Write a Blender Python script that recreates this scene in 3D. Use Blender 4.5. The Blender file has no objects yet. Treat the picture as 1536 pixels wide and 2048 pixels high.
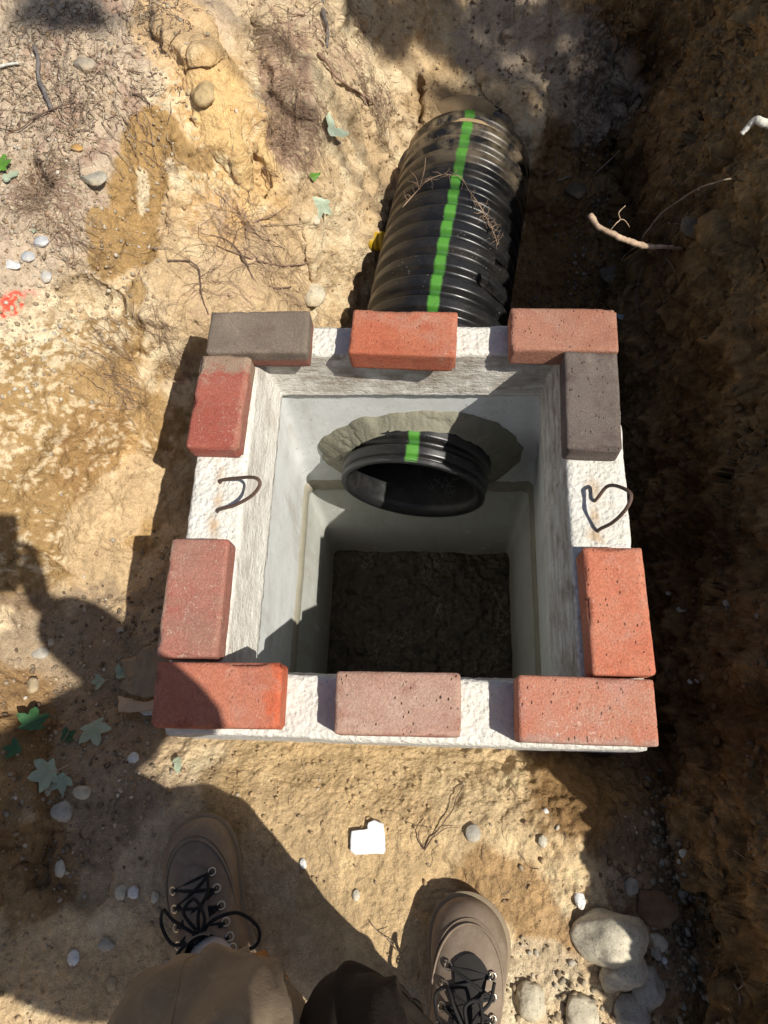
import bpy, bmesh, math, random
import numpy as np
from mathutils import Vector, Matrix
from mathutils.bvhtree import BVHTree
random.seed(7); rng=np.random.default_rng(11)
S=bpy.context.scene; C=S.collection
# ------------------------------------------------------------------ camera
CAM=np.array([0.07365,-0.42491,1.16868]); EU=(0.341003,0.05879,0.03371); FPX=1371.66
def rot(e):
    return np.array(Matrix.Rotation(e[2],3,'Z')@Matrix.Rotation(e[1],3,'Y')@Matrix.Rotation(e[0],3,'X'))
RM=rot(EU)
def ray(px,py): return RM@np.array([(px-768)/FPX,-(py-1024)/FPX,-1.0])
def uz(px,py,z):
    d=ray(px,py); return CAM+d*((z-CAM[2])/d[2])
cd=bpy.data.cameras.new('camera'); cam=bpy.data.objects.new('camera',cd); C.objects.link(cam)
cam.location=CAM; cam.rotation_euler=EU
cd.sensor_fit='VERTICAL'; cd.sensor_height=36.0; cd.lens=36.0*FPX/2048; cd.clip_start=.01; cd.clip_end=500
S.camera=cam
S.render.resolution_x=768; S.render.resolution_y=1024
# ------------------------------------------------------------------ noise
def _h(ix,iy,iz,s):
    h=(ix*374761393+iy*668265263+iz*2147483647%4294967296+s*1274126177)&0xffffffff
    h=((h^(h>>13))*1274126177)&0xffffffff
    return ((h^(h>>16))&0xffffff)/float(0xffffff)
def vn(P,s=0):
    P=np.asarray(P,float); i=np.floor(P).astype(np.int64); f=P-i; f=f*f*f*(f*(f*6-15)+10)
    r=0
    for dx in (0,1):
        wx=f[:,0] if dx else 1-f[:,0]
        for dy in (0,1):
            wy=f[:,1] if dy else 1-f[:,1]
            for dz in (0,1):
                wz=f[:,2] if dz else 1-f[:,2]
                r=r+wx*wy*wz*_h(i[:,0]+dx,i[:,1]+dy,(i[:,2]+dz)*7919,s)
    return r*2-1
def fbm(P,freq,octv,s=0,gain=.5,ridge=False):
    r=0;a=1;t=0
    for k in range(octv):
        n=vn(P*freq*(2.03**k)+k*17.3,s+k*31)
        if ridge: n=1-2*np.abs(n)
        r=r+a*n;t+=a;a*=gain
    return r/t
def sst(a,b,x):
    t=np.clip((x-a)/(b-a),0,1); return t*t*(3-2*t)
# ------------------------------------------------------------------ mesh helpers
def newobj(name,verts,faces,mat=None,parent=None,smooth=True):
    me=bpy.data.meshes.new(name); me.from_pydata([tuple(v) for v in verts],[],faces); me.update()
    o=bpy.data.objects.new(name,me); C.objects.link(o)
    if mat: me.materials.append(mat)
    if smooth: me.polygons.foreach_set('use_smooth',[True]*len(me.polygons))
    if parent: o.parent=parent
    return o
def tag(o,label=None,cat=None,group=None,kind=None):
    if label: o['label']=label
    if cat: o['category']=cat
    if group: o['group']=group
    if kind: o['kind']=kind
    return o
def empty(name,loc=(0,0,0),rz=0):
    o=bpy.data.objects.new(name,None); C.objects.link(o); o.location=loc; o.rotation_euler=(0,0,rz); o.empty_display_size=.05; return o
class MB:
    def __init__(s): s.v=[];s.f=[];s.m=[]
    def add(s,v,f,mi=0):
        b=len(s.v); s.v+= [tuple(p) for p in v]; s.f+=[tuple(i+b for i in q) for q in f]; s.m+=[mi]*len(f)
    def tube(s,pts,rad,n=6,mi=0,cap=True):
        pts=[np.array(p,float) for p in pts]; m=len(pts)
        if not hasattr(rad,'__len__'): rad=[rad]*m
        v=[];f=[]; up=np.array([0,0,1.]); prev=None
        for i in range(m):
            t=pts[min(i+1,m-1)]-pts[max(i-1,0)]; t/=np.linalg.norm(t)+1e-9
            if prev is None:
                a=up if abs(t[2])<.9 else np.array([1.,0,0]); u=np.cross(t,a)
            else: u=prev-t*(prev@t)
            u/=np.linalg.norm(u)+1e-9; prev=u; w=np.cross(t,u)
            for k in range(n):
                a=2*math.pi*k/n; v.append(pts[i]+rad[i]*(math.cos(a)*u+math.sin(a)*w))
        for i in range(m-1):
            for k in range(n): f.append((i*n+k,i*n+(k+1)%n,(i+1)*n+(k+1)%n,(i+1)*n+k))
        if cap: f.append(tuple(range(n-1,-1,-1))); f.append(tuple((m-1)*n+k for k in range(n)))
        s.add(v,f,mi)
    def rings(s,rings,closed=True,mi=0,capa=False,capb=False):
        n=len(rings[0]); v=[p for r in rings for p in r]; f=[]
        for i in range(len(rings)-1):
            for k in range(n if closed else n-1): f.append((i*n+k,i*n+(k+1)%n,(i+1)*n+(k+1)%n,(i+1)*n+k))
        if capa: f.append(tuple(range(n-1,-1,-1)))
        if capb: f.append(tuple((len(rings)-1)*n+k for k in range(n)))
        s.add(v,f,mi)
    def build(s,name,mats=None,parent=None,smooth=True):
        o=newobj(name,s.v,s.f,None,parent,smooth)
        if mats:
            for m in (mats if isinstance(mats,(list,tuple)) else [mats]): o.data.materials.append(m)
            if isinstance(mats,(list,tuple)) and len(mats)>1: o.data.polygons.foreach_set('material_index',s.m)
        return o
def spline(pts,n=8):
    P=[np.array(p,float) for p in pts]; P=[2*P[0]-P[1]]+P+[2*P[-1]-P[-2]]; out=[]
    for i in range(1,len(P)-2):
        for k in range(n):
            t=k/n; a,b,c,d=P[i-1:i+3]
            out.append(.5*((2*b)+(-a+c)*t+(2*a-5*b+4*c-d)*t*t+(-a+3*b-3*c+d)*t**3))
    out.append(P[-2]); return out
def set_attr(o,name,vals,typ='FLOAT'):
    a=o.data.attributes.new(name,typ,'POINT')
    a.data.foreach_set('value' if typ=='FLOAT' else 'color',np.asarray(vals,np.float32).ravel())
# ------------------------------------------------------------------ material helpers
class NT:
    def __init__(s,name,rough=.8,spec=.3):
        s.m=bpy.data.materials.new(name); s.m.use_nodes=True; s.t=s.m.node_tree; s.n=s.t.nodes; s.l=s.t.links
        s.b=s.n['Principled BSDF']; s.b.inputs['Roughness'].default_value=rough; s.b.inputs['Specular IOR Level'].default_value=spec
        s.tc=s.n.new('ShaderNodeTexCoord')
    def inp(s,node,k,v):
        if v is None: return
        if isinstance(v,bpy.types.NodeSocket): s.l.new(v,node.inputs[k])
        else: node.inputs[k].default_value=v
    def noise(s,scale,detail=4,rough=.55,vec=None,dist=0,out='Fac'):
        n=s.n.new('ShaderNodeTexNoise'); n.inputs['Scale'].default_value=scale; n.inputs['Detail'].default_value=detail
        n.inputs['Roughness'].default_value=rough; n.inputs['Distortion'].default_value=dist
        s.l.new(vec or s.tc.outputs['Object'],n.inputs['Vector']); return n.outputs[out]
    def vor(s,scale,feat='F1',vec=None,out='Distance',rnd=1):
        n=s.n.new('ShaderNodeTexVoronoi'); n.feature=feat; n.inputs['Scale'].default_value=scale; n.inputs['Randomness'].default_value=rnd
        s.l.new(vec or s.tc.outputs['Object'],n.inputs['Vector']); return n.outputs[out]
    def map(s,scale=(1,1,1),loc=(0,0,0),rotn=(0,0,0)):
        n=s.n.new('ShaderNodeMapping'); n.inputs['Scale'].default_value=scale; n.inputs['Location'].default_value=loc; n.inputs['Rotation'].default_value=rotn
        s.l.new(s.tc.outputs['Object'],n.inputs['Vector']); return n.outputs['Vector']
    def ramp(s,fac,stops,interp='LINEAR'):
        n=s.n.new('ShaderNodeValToRGB'); s.l.new(fac,n.inputs[0]); cr=n.color_ramp; cr.interpolation=interp
        while len(cr.elements)<len(stops): cr.elements.new(.5)
        for e,(p,c) in zip(cr.elements,stops):
            e.position=p; e.color=(c,c,c,1) if not hasattr(c,'__len__') else (*c,1)
        return n.outputs['Color']
    def mr(s,v,a,b,c=0,d=1):
        n=s.n.new('ShaderNodeMapRange'); s.inp(n,0,v); n.inputs[1].default_value=a;n.inputs[2].default_value=b;n.inputs[3].default_value=c;n.inputs[4].default_value=d; return n.outputs[0]
    def mix(s,fac,a,b,mode='MIX'):
        n=s.n.new('ShaderNodeMix'); n.data_type='RGBA'; n.blend_type=mode
        s.inp(n,0,fac)
        for k,v in ((6,a),(7,b)):
            if isinstance(v,bpy.types.NodeSocket): s.l.new(v,n.inputs[k])
            else: n.inputs[k].default_value=(*v,1) if len(v)==3 else v
        return n.outputs[2]
    def math(s,op,a,b=None):
        n=s.n.new('ShaderNodeMath'); n.operation=op; s.inp(n,0,a); s.inp(n,1,b); return n.outputs[0]
    def attr(s,name,out='Fac'):
        n=s.n.new('ShaderNodeAttribute'); n.attribute_name=name; return n.outputs[out]
    def bump(s,h,strength=.5,dist=.002,norm=None):
        n=s.n.new('ShaderNodeBump'); n.inputs['Strength'].default_value=strength; n.inputs['Distance'].default_value=dist
        s.l.new(h,n.inputs['Height'])
        if norm: s.l.new(norm,n.inputs['Normal'])
        return n.outputs['Normal']
    def done(s,col=None,nor=None,rough=None):
        if col is not None:
            if isinstance(col,bpy.types.NodeSocket): s.l.new(col,s.b.inputs['Base Color'])
            else: s.b.inputs['Base Color'].default_value=(*col,1)
        if nor: s.l.new(nor,s.b.inputs['Normal'])
        if rough is not None: s.inp(s.b,'Roughness',rough)
        return s.m
def simple(name,col,rough=.8,spec=.3,var=.25,scale=60,bump=.3,bd=.001,vec=None):
    t=NT(name,rough,spec); n=t.noise(scale,5,.6)
    c=t.mix(n,[max(0,x*(1-var)) for x in col],[min(1,x*(1+var)) for x in col])
    return t.done(c,t.bump(t.noise(scale*4,4,.6),bump,bd))
# ------------------------------------------------------------------ terrain base shape
SEC=[ # y : (x,z) knots  crestL midL toeL floorL floorR toeR midR crestR
(-2.2,[(-.9,.28),(-.78,.08),(-.68,-.08),(-.4,-.10),(.3,-.10),(.52,-.10),(.60,.12),(.72,.50)]),
(-.95,[(-.92,.25),(-.78,.05),(-.66,-.10),(-.4,-.11),(.34,-.11),(.53,-.12),(.61,.08),(.81,.48)]),
(-.55,[(-.95,.22),(-.80,.03),(-.66,-.13),(-.4,-.12),(.34,-.12),(.52,-.20),(.61,.06),(.80,.48)]),
(-.30,[(-1.0,.18),(-.84,-.04),(-.66,-.22),(-.45,-.24),(.45,-.34),(.57,-.36),(.64,-.02),(.80,.48)]),
(.00,[(-1.0,.16),(-.84,-.02),(-.58,-.29),(-.45,-.31),(.48,-.48),(.58,-.48),(.67,-.05),(.80,.48)]),
(.33,[(-.82,.12),(-.68,.03),(-.47,-.28),(-.34,-.64),(.48,-.68),(.61,-.54),(.68,-.08),(.78,.50)]),
(.60,[(-.68,.14),(-.36,-.10),(-.24,-.40),(-.15,-.66),(.35,-.70),(.60,-.62),(.72,-.08),(.82,.50)]),
(1.0,[(-.56,.18),(-.22,-.02),(-.09,-.30),(-.02,-.46),(.34,-.50),(.60,-.50),(.75,-.05),(.93,.52)]),
(1.3,[(-.55,.22),(-.2,.06),(-.05,-.15),(.06,-.22),(.32,-.26),(.58,-.38),(.92,.02),(1.18,.54)]),
(1.6,[(-.6,.26),(-.3,.16),(-.1,.02),(.08,-.05),(.34,-.08),(.60,-.10),(.90,.14),(1.25,.56)]),
(2.0,[(-.7,.28),(-.4,.24),(-.1,.20),(.1,.18),(.4,.2),(.6,.22),(.8,.32),(.95,.56)]),
(3.0,[(-.8,.28),(-.4,.28),(-.1,.28),(.1,.28),(.4,.3),(.6,.32),(.8,.42),(1.0,.55)])]
SY=np.array([s[0] for s in SEC]); SK=np.array([s[1] for s in SEC])
def base_h(x,y):
    x=np.asarray(x,float);y=np.asarray(y,float)
    i=np.clip(np.searchsorted(SY,y)-1,0,len(SY)-2); t=np.clip((y-SY[i])/(SY[i+1]-SY[i]),0,1); t=t*t*(3-2*t)
    K=SK[i]*(1-t)[...,None,None]+SK[i+1]*t[...,None,None]
    z=np.where(x<K[...,0,0],K[...,0,1],K[...,7,1])
    for k in range(7):
        x0,z0,x1,z1=K[...,k,0],K[...,k,1],K[...,k+1,0],K[...,k+1,1]
        u=np.clip((x-x0)/(x1-x0),0,1)
        u=.5*u+.5*u*u*(3-2*u)
        z=np.where((x>=x0)&(x<x1),z0+(z1-z0)*u,z)
    return z
def hit0(px,py):
    d=ray(px,py); t=0.55/-d[2]; t=np.arange(.5,4,.004); P=CAM+t[:,None]*d
    h=base_h(P[:,0],P[:,1]); k=np.argmax(P[:,2]<h); return P[k] if P[k,2]<h[k] else P[-1]
SUN=np.array([.67,-.325,1.0]); SUN/=np.linalg.norm(SUN)
BX0,BX1,BY0,BY1=-.372,.428,-.408,.385      # outer rim of the catch basin
# axes: dense in the middle, stretched outside
def axis(a,b,step,lo,hi,n=46):
    m=np.arange(a,b,step) if step is not None else np.r_[np.arange(a,.47,.0029),np.arange(.47,.90,.00095),np.arange(.90,b,.003)]; k=np.arange(1,n+1)/n
    return np.r_[(a-(a-lo)*k**4-.01*k*n*.3)[::-1],m,b+(hi-b)*k**4+.01*k*n*.3]
ax=axis(-1.22,1.02,None,-60,60); ay=axis(-1.0,1.95,.0031,-60,60)
nx,ny=len(ax),len(ay)
X,Y=np.meshgrid(ax,ay); X=X.ravel();Y=Y.ravel()
# wobble plan shape so that nothing runs straight
P0=np.c_[X,Y,np.zeros_like(X)]
inner=(np.abs(X)<3)&(np.abs(Y)<3.5)
wx=.045*fbm(P0,2.6,3,5); wy=.045*fbm(P0,2.6,3,9)
nearb=sst(.0,.12,np.maximum(np.maximum(BX0-X,X-BX1),np.maximum(BY0-Y,Y-BY1)))
Z=base_h(X+wx*nearb,Y+wy*nearb)
SEG=[]
def seg_dist(P,pts):
    d=np.full(len(P),9.9)
    pts=[np.asarray(p,float) for p in pts]
    if len(pts)==1: return np.linalg.norm(P-pts[0],axis=1)
    for a,b in zip(pts[:-1],pts[1:]):
        ab=b-a; t=np.clip(((P-a)@ab)/(ab@ab+1e-12),0,1); d=np.minimum(d,np.linalg.norm(P-a-t[:,None]*ab,axis=1))
    return d
G=np.c_[X,Y,Z]
def pxs(l): return [hit0(*p) for p in l]
# dents and lumps (points of the photograph carried to the bank surface, radius m, depth m)
idx=np.where(inner)[0]; Pi=G[idx]; dz=np.zeros(len(idx))
wob=fbm(Pi,14,3,77)
def dent(l,r,dep,soft=.6,w=.35):
    global dz
    d=seg_dist(Pi,pxs(l))/r*(1+w*wob); dz=dz-dep*(1-sst(soft,1.15,d))
dent([(842,150),(840,235)],.013,.06)
dent([(745,235),(748,300)],.014,.05)
dent([(120,575),(160,565),(185,575)],.02,.04)
dent([(150,600),(200,600)],.04,.03)
dent([(1285,330),(1300,420),(1295,520)],.085,.16)
dent([(1275,180),(1262,260),(1290,330)],.05,.12)
dent([(1480,330),(1440,470),(1395,560)],.03,.05)
dent([(1310,80),(1300,180)],.06,.10)
dent([(1250,250),(1230,330)],.06,.08)
dent([(1120,280),(1180,330)],.06,.06)
dent([(340,720),(400,700)],.05,.04)
dent([(290,285),(275,420),(240,520)],.07,.035,.3)
dent([(265,640),(250,700)],.03,.035,.3)
dent([(470,690),(430,640)],.02,.02)
dent([(500,330),(520,370)],.025,.03)
dent([(880,1800),(900,1790)],.05,.012)
dent([(100,1700),(160,1760)],.05,.02)
dent([(60,1680),(75,1760)],.03,.03)
dent([(1530,900),(1500,1100),(1490,1300)],.05,.05)
dent([(1500,1800),(1490,1900)],.05,.05)
dent([(90,370),(60,340)],.03,.03)
# lumps
dent([(355,80),(400,130)],.05,-.04)
dent([(430,200),(490,300)],.07,-.035)
dent([(190,345)],.03,-.015)
dent([(1000,150),(1060,240)],.06,-.03)
dent([(1080,20),(1050,80)],.05,-.03)
dent([(1060,400),(1070,320)],.03,-.03)
dent([(1350,350),(1380,250),(1440,120)],.09,-.06)
dent([(1430,560),(1500,700)],.09,-.05)
dent([(1500,80),(1480,20)],.08,-.05)
dent([(620,430),(640,560)],.035,-.025)
dent([(560,60),(600,200)],.05,-.03)
dent([(100,1180),(60,1150)],.035,-.03)
dent([(20,1500),(30,1650)],.05,-.04)
dent([(1400,1500),(1420,1700)],.05,-.03)
Z[idx]+=dz
# normals of the smooth base, then clods along the normal
Zg=Z.reshape(ny,nx); gy,gx=np.gradient(Zg,ay,ax)
N=np.c_[-gx.ravel(),-gy.ravel(),np.ones(nx*ny)]; N/=np.linalg.norm(N,axis=1)[:,None]
steep=1-N[:,2]
Pi=np.c_[X,Y,Z][idx]; st=steep[idx]
wall=sst(.08,.4,st); right=sst(.40,.56,Pi[:,0])
big=fbm(Pi,7,3,100)*.022+fbm(Pi*np.array([1,1,.45]),15,3,140,ridge=True)*.012
rough=sst(-.25,.5,fbm(Pi,3.2,2,200))
mid=np.abs(fbm(Pi,38,4,160))*.011
fine=fbm(Pi,110,3,190)*.0042
flatf=1-.6*(1-sst(-.45,-.40,Pi[:,1]))*(1-sst(.15,.35,Pi[:,0]))
mid=mid*flatf; fine=fine*(.6+.4*flatf)
clod=np.maximum(0,fbm(Pi,62,2,230)-.14)*.021*np.maximum(rough,.8*wall)*flatf
far=sst(.5,1.2,Pi[:,1])
big=big+.012*fbm(Pi*np.array([1,.6,1]),11,4,145,ridge=True)*(1-sst(-.3,-.1,Pi[:,0]))*sst(-.3,0,Pi[:,1])
disp=big*(.25+.75*wall+.6*far)+(mid+fine)*(.55+.6*rough)+clod*(.6+.8*far)
disp+=right*(.3+.7*wall)*(np.abs(fbm(Pi*np.array([1,1,1.3]),20,4,270))*.026-.005+.007*fbm(Pi,42,3,275,ridge=True)+np.maximum(0,fbm(Pi,30,2,278)-.1)*.035)
disp+=right*wall*(fbm(Pi*np.array([1,1.1,1.1]),8,4,260,ridge=True)*.035)
# keep the floor just in front of the rim and under the boots calm
calm=(1-sst(.10,.30,np.hypot((Pi[:,0]+.22)/1.0,(Pi[:,1]+.66))))+(1-sst(.08,.22,np.hypot(Pi[:,0]-.14,Pi[:,1]+.76)))
disp*=1-.55*np.clip(calm,0,1)
Pn=np.c_[X,Y,Z]; Pn[idx]+=N[idx]*disp[:,None]
inb=(X>BX0+.035)&(X<BX1-.035)&(Y>BY0+.035)&(Y<BY1-.035)
Pn[inb,2]=-1.45
nb=sst(0,.05,np.maximum(np.maximum(BX0-X,X-BX1),np.maximum(BY0-Y,Y-BY1)))
# soil must not spill over the rim
lim=(nb<1)&(~inb); Pn[lim,2]=np.minimum(Pn[lim,2],-.085)
# ---------- soil colour: soils laid where they lie, with trench shade put into the tone
sand=np.array([.455,.33,.19]); crust=np.array([.58,.475,.32]); moist=np.array([.30,.19,.080]); brown=np.array([.24,.14,.058])
ochre=np.array([.54,.345,.15]); rooty=np.array([.27,.175,.125]); top=np.array([.42,.34,.26]); shade_brown=np.array([.13,.07,.026]); grit=np.array([.23,.17,.115])
Pc=Pn[idx]; col=np.tile(sand,(len(idx),1))
n1=fbm(Pc,5,4,301); n2=fbm(Pc,18,4,311); n3=fbm(Pc,60,3,321); n4=fbm(Pc,150,2,331); nst=fbm(Pc@np.array([[.8,.6,0],[-.6,.8,0],[0,0,1]])*np.array([1,.25,1]),38,3,341)
def lay(c,w): 
    global col
    w=np.clip(w,0,1)[:,None]; col=col*(1-w)+np.asarray(c)*w
lay(crust,sst(-.1,.5,n1+.4*n2)*.6)
x,y,z=Pc.T
# topsoil of the grade on the left, darker with litter
lay(top,sst(.02,.10,z)*(1-sst(-.5,-.3,x))*(.75+.3*n2))
lay(rooty,sst(.05,.35,n2+.3*n3)*sst(.06,.12,z)*(1-sst(-.5,-.3,x))*sst(.35,.6,y)*.75)
# trench right hand side: orange-brown soil, its colour darkened to carry the deep shade
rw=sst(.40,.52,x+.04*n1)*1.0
lay(brown,rw); lay(shade_brown,rw*sst(-.35,.25,n1+.4*n2)*.9); lay(moist,rw*sst(.25,.6,n2+.3*n3)*.5); lay(moist*1.15,rw*sst(-.25,.1,z)*sst(.1,.6,y)*.75); lay(top*.9,rw*sst(.10,.25,z+.08*n2)*.85)
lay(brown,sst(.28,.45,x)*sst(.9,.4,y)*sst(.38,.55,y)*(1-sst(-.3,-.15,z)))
def patch(c,l,r,amt=1.,n=None,k=.5,soft=(.72,1.02),thr=None):
    d=seg_dist(Pc,pxs(l))/r+k*(n2*.7+n3*.3 if n is None else n)
    w=1-sst(soft[0],soft[1],d)
    if thr is not None: w=w*sst(thr-.09,thr+.09,(n3*.65+n4*.6+n2*.22+.25*nst))
    lay(c,w*amt)
patch(ochre,[(440,230),(470,310),(480,350)],.12,.7)
patch(ochre*1.05,[(360,80),(400,160),(430,400)],.11,.55)
patch(crust*.98,[(330,190),(400,420),(520,180),(540,80)],.06,.6,thr=.0)
patch(moist*1.05,[(310,270),(285,330),(262,480)],.062,1.0,k=.35,soft=(.85,1.0))
patch(moist*1.05,[(330,310),(400,320)],.034,.9,soft=(.85,1.0))
patch(crust,[(282,350),(292,420)],.016,.9); patch(crust,[(270,440),(272,455)],.015,.9); patch(crust,[(340,330),(352,370)],.014,.8)
patch(moist,[(215,450),(225,520)],.045,.95,soft=(.85,1.0))
patch(moist*.9,[(275,580),(262,690)],.03,.9)
patch(rooty,[(560,110),(590,250),(585,290)],.075,.85,thr=-.15)
patch(rooty,[(540,20),(600,60),(700,130)],.06,.6,thr=.0)
patch(rooty*.8,[(60,390),(110,370)],.06,.8,thr=-.1)
patch(rooty,[(360,880-160),(345,760),(360,790)],.05,.7,thr=-.1)
patch(rooty*1.1,[(440,450),(500,520),(420,600)],.09,.45,thr=.1)
patch(moist,[(60,800),(200,760),(250,870),(120,960),(230,1040),(60,1080)],.14,.95,k=.7)
patch(brown*1.25,[(200,860),(160,930),(250,900)],.08,.6)
patch(crust,[(40,760),(90,870),(200,900),(130,980),(30,960),(240,930),(60,1060)],.13,.62,thr=.20)
patch(crust,[(30,690),(130,650),(200,640)],.09,.7,thr=-.1)
patch(ochre*.95,[(270,840),(265,900),(240,960)],.03,.5)
patch(sand*1.02,[(280,970),(180,1070),(230,1180)],.09,.9)
patch(grit,[(120,1320),(200,1400),(160,1560)],.17,.75,k=.6)
patch(grit*.95,[(330,1200),(300,1260)],.07,.6)
patch(grit,[(200,1700),(400,1700),(560,1700),(600,1850)],.12,.45,k=.5)
patch(brown,[(20,1400),(30,1600),(60,1750)],.09,.8,k=.5)
patch(moist*.85,[(440,1560),(470,1620)],.04,.6)
patch(np.array([.46,.325,.165]),[(600,1560),(900,1580),(1080,1650),(760,1780)],.16,.55,k=.4)
patch(brown*1.15,[(980,1760),(1060,1800),(1090,1860)],.055,.75,k=.5)
patch(brown*.9,[(1200,1580),(1320,1640),(1420,1600),(1400,1850)],.15,.9,k=.5)
patch(brown*.8,[(1120,400),(1180,560),(1100,600),(1150,330),(1240,560)],.16,.95,k=.4)  # shade of the trench floor beside the pipe, laid on as darker soil colour
patch(shade_brown*1.2,[(1130,480),(1180,600),(1280,420)],.11,.8,k=.5)
patch(grit*.9,[(1290,1700),(1250,1760),(1310,1900)],.08,.6,k=.5)
patch(crust*.95,[(1010,1950),(1090,1940),(960,2020)],.05,.7)
patch(moist*.9,[(900,300-130),(860,190),(1000,330)],.08,.45,k=.5)
patch(top*.8,[(1000,60),(1120,120),(1180,200)],.14,.7,k=.5)
patch(crust*.97,[(700,300),(650,470),(640,560)],.10,.4,thr=.0)
patch(np.array([.75,.07,.04]),[(8,600),(20,612),(30,598),(10,625)],.022,.95,k=.9,thr=-.02)
patch(np.array([.70,.22,.18]),[(60,590),(75,588)],.015,.7,thr=.0)
mott=1+(.20*n2+.20*n3+.18*n4)*(1+1.2*sst(.38,.5,x))
col=np.clip(col*mott[:,None],.01,.8)
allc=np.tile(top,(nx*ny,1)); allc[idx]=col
me=bpy.data.meshes.new('ground'); nv=nx*ny; me.vertices.add(nv); me.vertices.foreach_set('co',Pn.astype(np.float32).ravel())
I,J=np.meshgrid(np.arange(nx-1),np.arange(ny-1)); a=(J*nx+I).ravel(); F=np.c_[a,a+1,a+1+nx,a+nx]
nf=len(F); me.loops.add(nf*4); me.loops.foreach_set('vertex_index',F.ravel().astype(np.int32)); me.polygons.add(nf)
me.polygons.foreach_set('loop_start',np.arange(0,nf*4,4,dtype=np.int32)); me.polygons.foreach_set('loop_total',np.full(nf,4,np.int32))
me.polygons.foreach_set('use_smooth',np.ones(nf,bool)); me.update(calc_edges=True)
ground=bpy.data.objects.new('ground',me); C.objects.link(ground); tag(ground,'sandy soil of an open trench with pale crust and brown damp patches',kind='structure')
ground['label']='sandy soil of an open trench with pale crust and damp brown patches'
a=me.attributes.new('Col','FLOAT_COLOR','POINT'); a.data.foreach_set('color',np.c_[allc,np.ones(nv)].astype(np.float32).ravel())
t=NT('soil',.95,.12)
gv=t.noise(420,3,.7); g2=t.noise(90,5,.65); v1=t.vor(260,'F1',out='Color')
c=t.mix(.55,t.attr('Col','Color'),t.mix(t.mr(gv,.3,.7),(.35,.35,.35),(1.0,1.0,1.0)),'OVERLAY')
sp=t.vor(190,'F1'); c=t.mix(t.math('MULTIPLY',t.mr(sp,.16,.1),t.mr(g2,.52,.6)),c,(.62,.56,.47))
c=t.mix(t.math('MULTIPLY',t.mr(t.vor(140,'F1',vec=t.map((1,1,1),(3,1,2))),.17,.1),t.mr(t.noise(55,3),.55,.62,0,.5)),c,(.14,.10,.06))
h=t.math('ADD',t.math('MULTIPLY',gv,.5),t.math('ADD',t.math('MULTIPLY',g2,1.3),t.math('MULTIPLY',t.vor(140,'SMOOTH_F1'),-.8)))
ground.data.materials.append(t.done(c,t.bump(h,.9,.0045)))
SOIL=ground.data.materials[0]
# coarse copy of the surface for placing things
sx=slice(0,nx,3); sy=slice(0,ny,3); PG=Pn.reshape(ny,nx,3)[sy,sx]; my,mx=PG.shape[:2]
I,J=np.meshgrid(np.arange(mx-1),np.arange(my-1)); a=(J*mx+I).ravel()
BV=BVHTree.FromPolygons(PG.reshape(-1,3).tolist(),np.c_[a,a+1,a+1+mx,a+mx].tolist())
COLG=allc.reshape(ny,nx,3)
def gz(x,y):
    r=BV.ray_cast(Vector((x,y,3)),Vector((0,0,-1))); return (r[0],r[1]) if r[0] else (Vector((x,y,0)),Vector((0,0,1)))
def hit(px,py):
    d=Vector(ray(px,py)); r=BV.ray_cast(Vector(CAM)+d*.3,d)
    return (np.array(r[0]),np.array(r[1])) if r[0] else (hit0(px,py),np.array([0,0,1.]))
def hp(px,py,lift=0):
    if isinstance(lift,str): return uz(px,py,float(lift))
    if lift>.012:
        p=hit0(px,py); return p-ray(px,py)*(lift+.012)/np.linalg.norm(ray(px,py))
    p,n=hit(px,py); return p+n*lift
# ------------------------------------------------------------------ catch basin
def concrete(name,base,dark,rgh=.85,bs=.5,bd=.002,scale=1.0,colattr=True):
    t=NT(name,rgh,.25)
    c=t.attr('Col','Color') if colattr else base
    n=t.noise(9*scale,6,.65); n2=t.noise(70*scale,5,.7)
    c=t.mix(t.mr(n,.42,.72,0,.35),c,dark); c=t.mix(t.mr(n2,.56,.72,0,.5),c,dark)
    pits=t.vor(110*scale,'F1'); c=t.mix(t.math('MULTIPLY',t.mr(pits,.14,.07),t.mr(t.noise(20,2),.5,.6)),c,(.16,.14,.11))
    h=t.math('ADD',t.math('MULTIPLY',t.noise(160*scale,5,.7),1.),t.math('MULTIPLY',t.vor(120*scale,'SMOOTH_F1'),.9))
    return t.done(c,t.bump(h,bs,bd))
def rr(x0,x1,y0,y1,z,n,r):
    pts=[]
    cs=[(x0,y0),(x1,y0),(x1,y1),(x0,y1)]
    for k in range(4):
        a=np.array(cs[k],float);b=np.array(cs[(k+1)%4],float)
        for j in range(n):
            u=j/n; pts.append(a*(1-u)+b*u)
    P=np.array(pts)
    if r>0:
        cx=np.clip(P[:,0],x0+r,x1-r); cy=np.clip(P[:,1],y0+r,y1-r)
        d=np.c_[P[:,0]-cx,P[:,1]-cy]; L=np.linalg.norm(d,axis=1)
        both=(np.abs(d[:,0])>1e-9)&(np.abs(d[:,1])>1e-9); both|=(np.abs(np.abs(d).sum(1)-2*r)<1e-9)
        for i in np.where(both)[0]:
            P[i]=[cx[i]+d[i,0]/L[i]*r,cy[i]+d[i,1]/L[i]*r]
    return np.c_[P,np.full(len(P),z)]
def lerp4(a,b,t): return [a[i]*(1-t)+b[i]*t for i in range(4)]
NP=96
OUT=(BX0,BX1,BY0,BY1); INN=(-.272,.322,-.305,.318)
RINGS=[]; KIND=[]
def radd(r4,z,rad,kind): RINGS.append(rr(*r4,z,NP,rad)); KIND.append(kind)
for k in range(0,22): radd((BX0-.004*(1-k/21),BX1+.004*(1-k/21),BY0-.004*(1-k/21),BY1+.004*(1-k/21)),-.62+.61*k/21,.006,0)
radd((BX0+.003,BX1-.003,BY0+.003,BY1-.003),-.003,.008,1)
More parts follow.
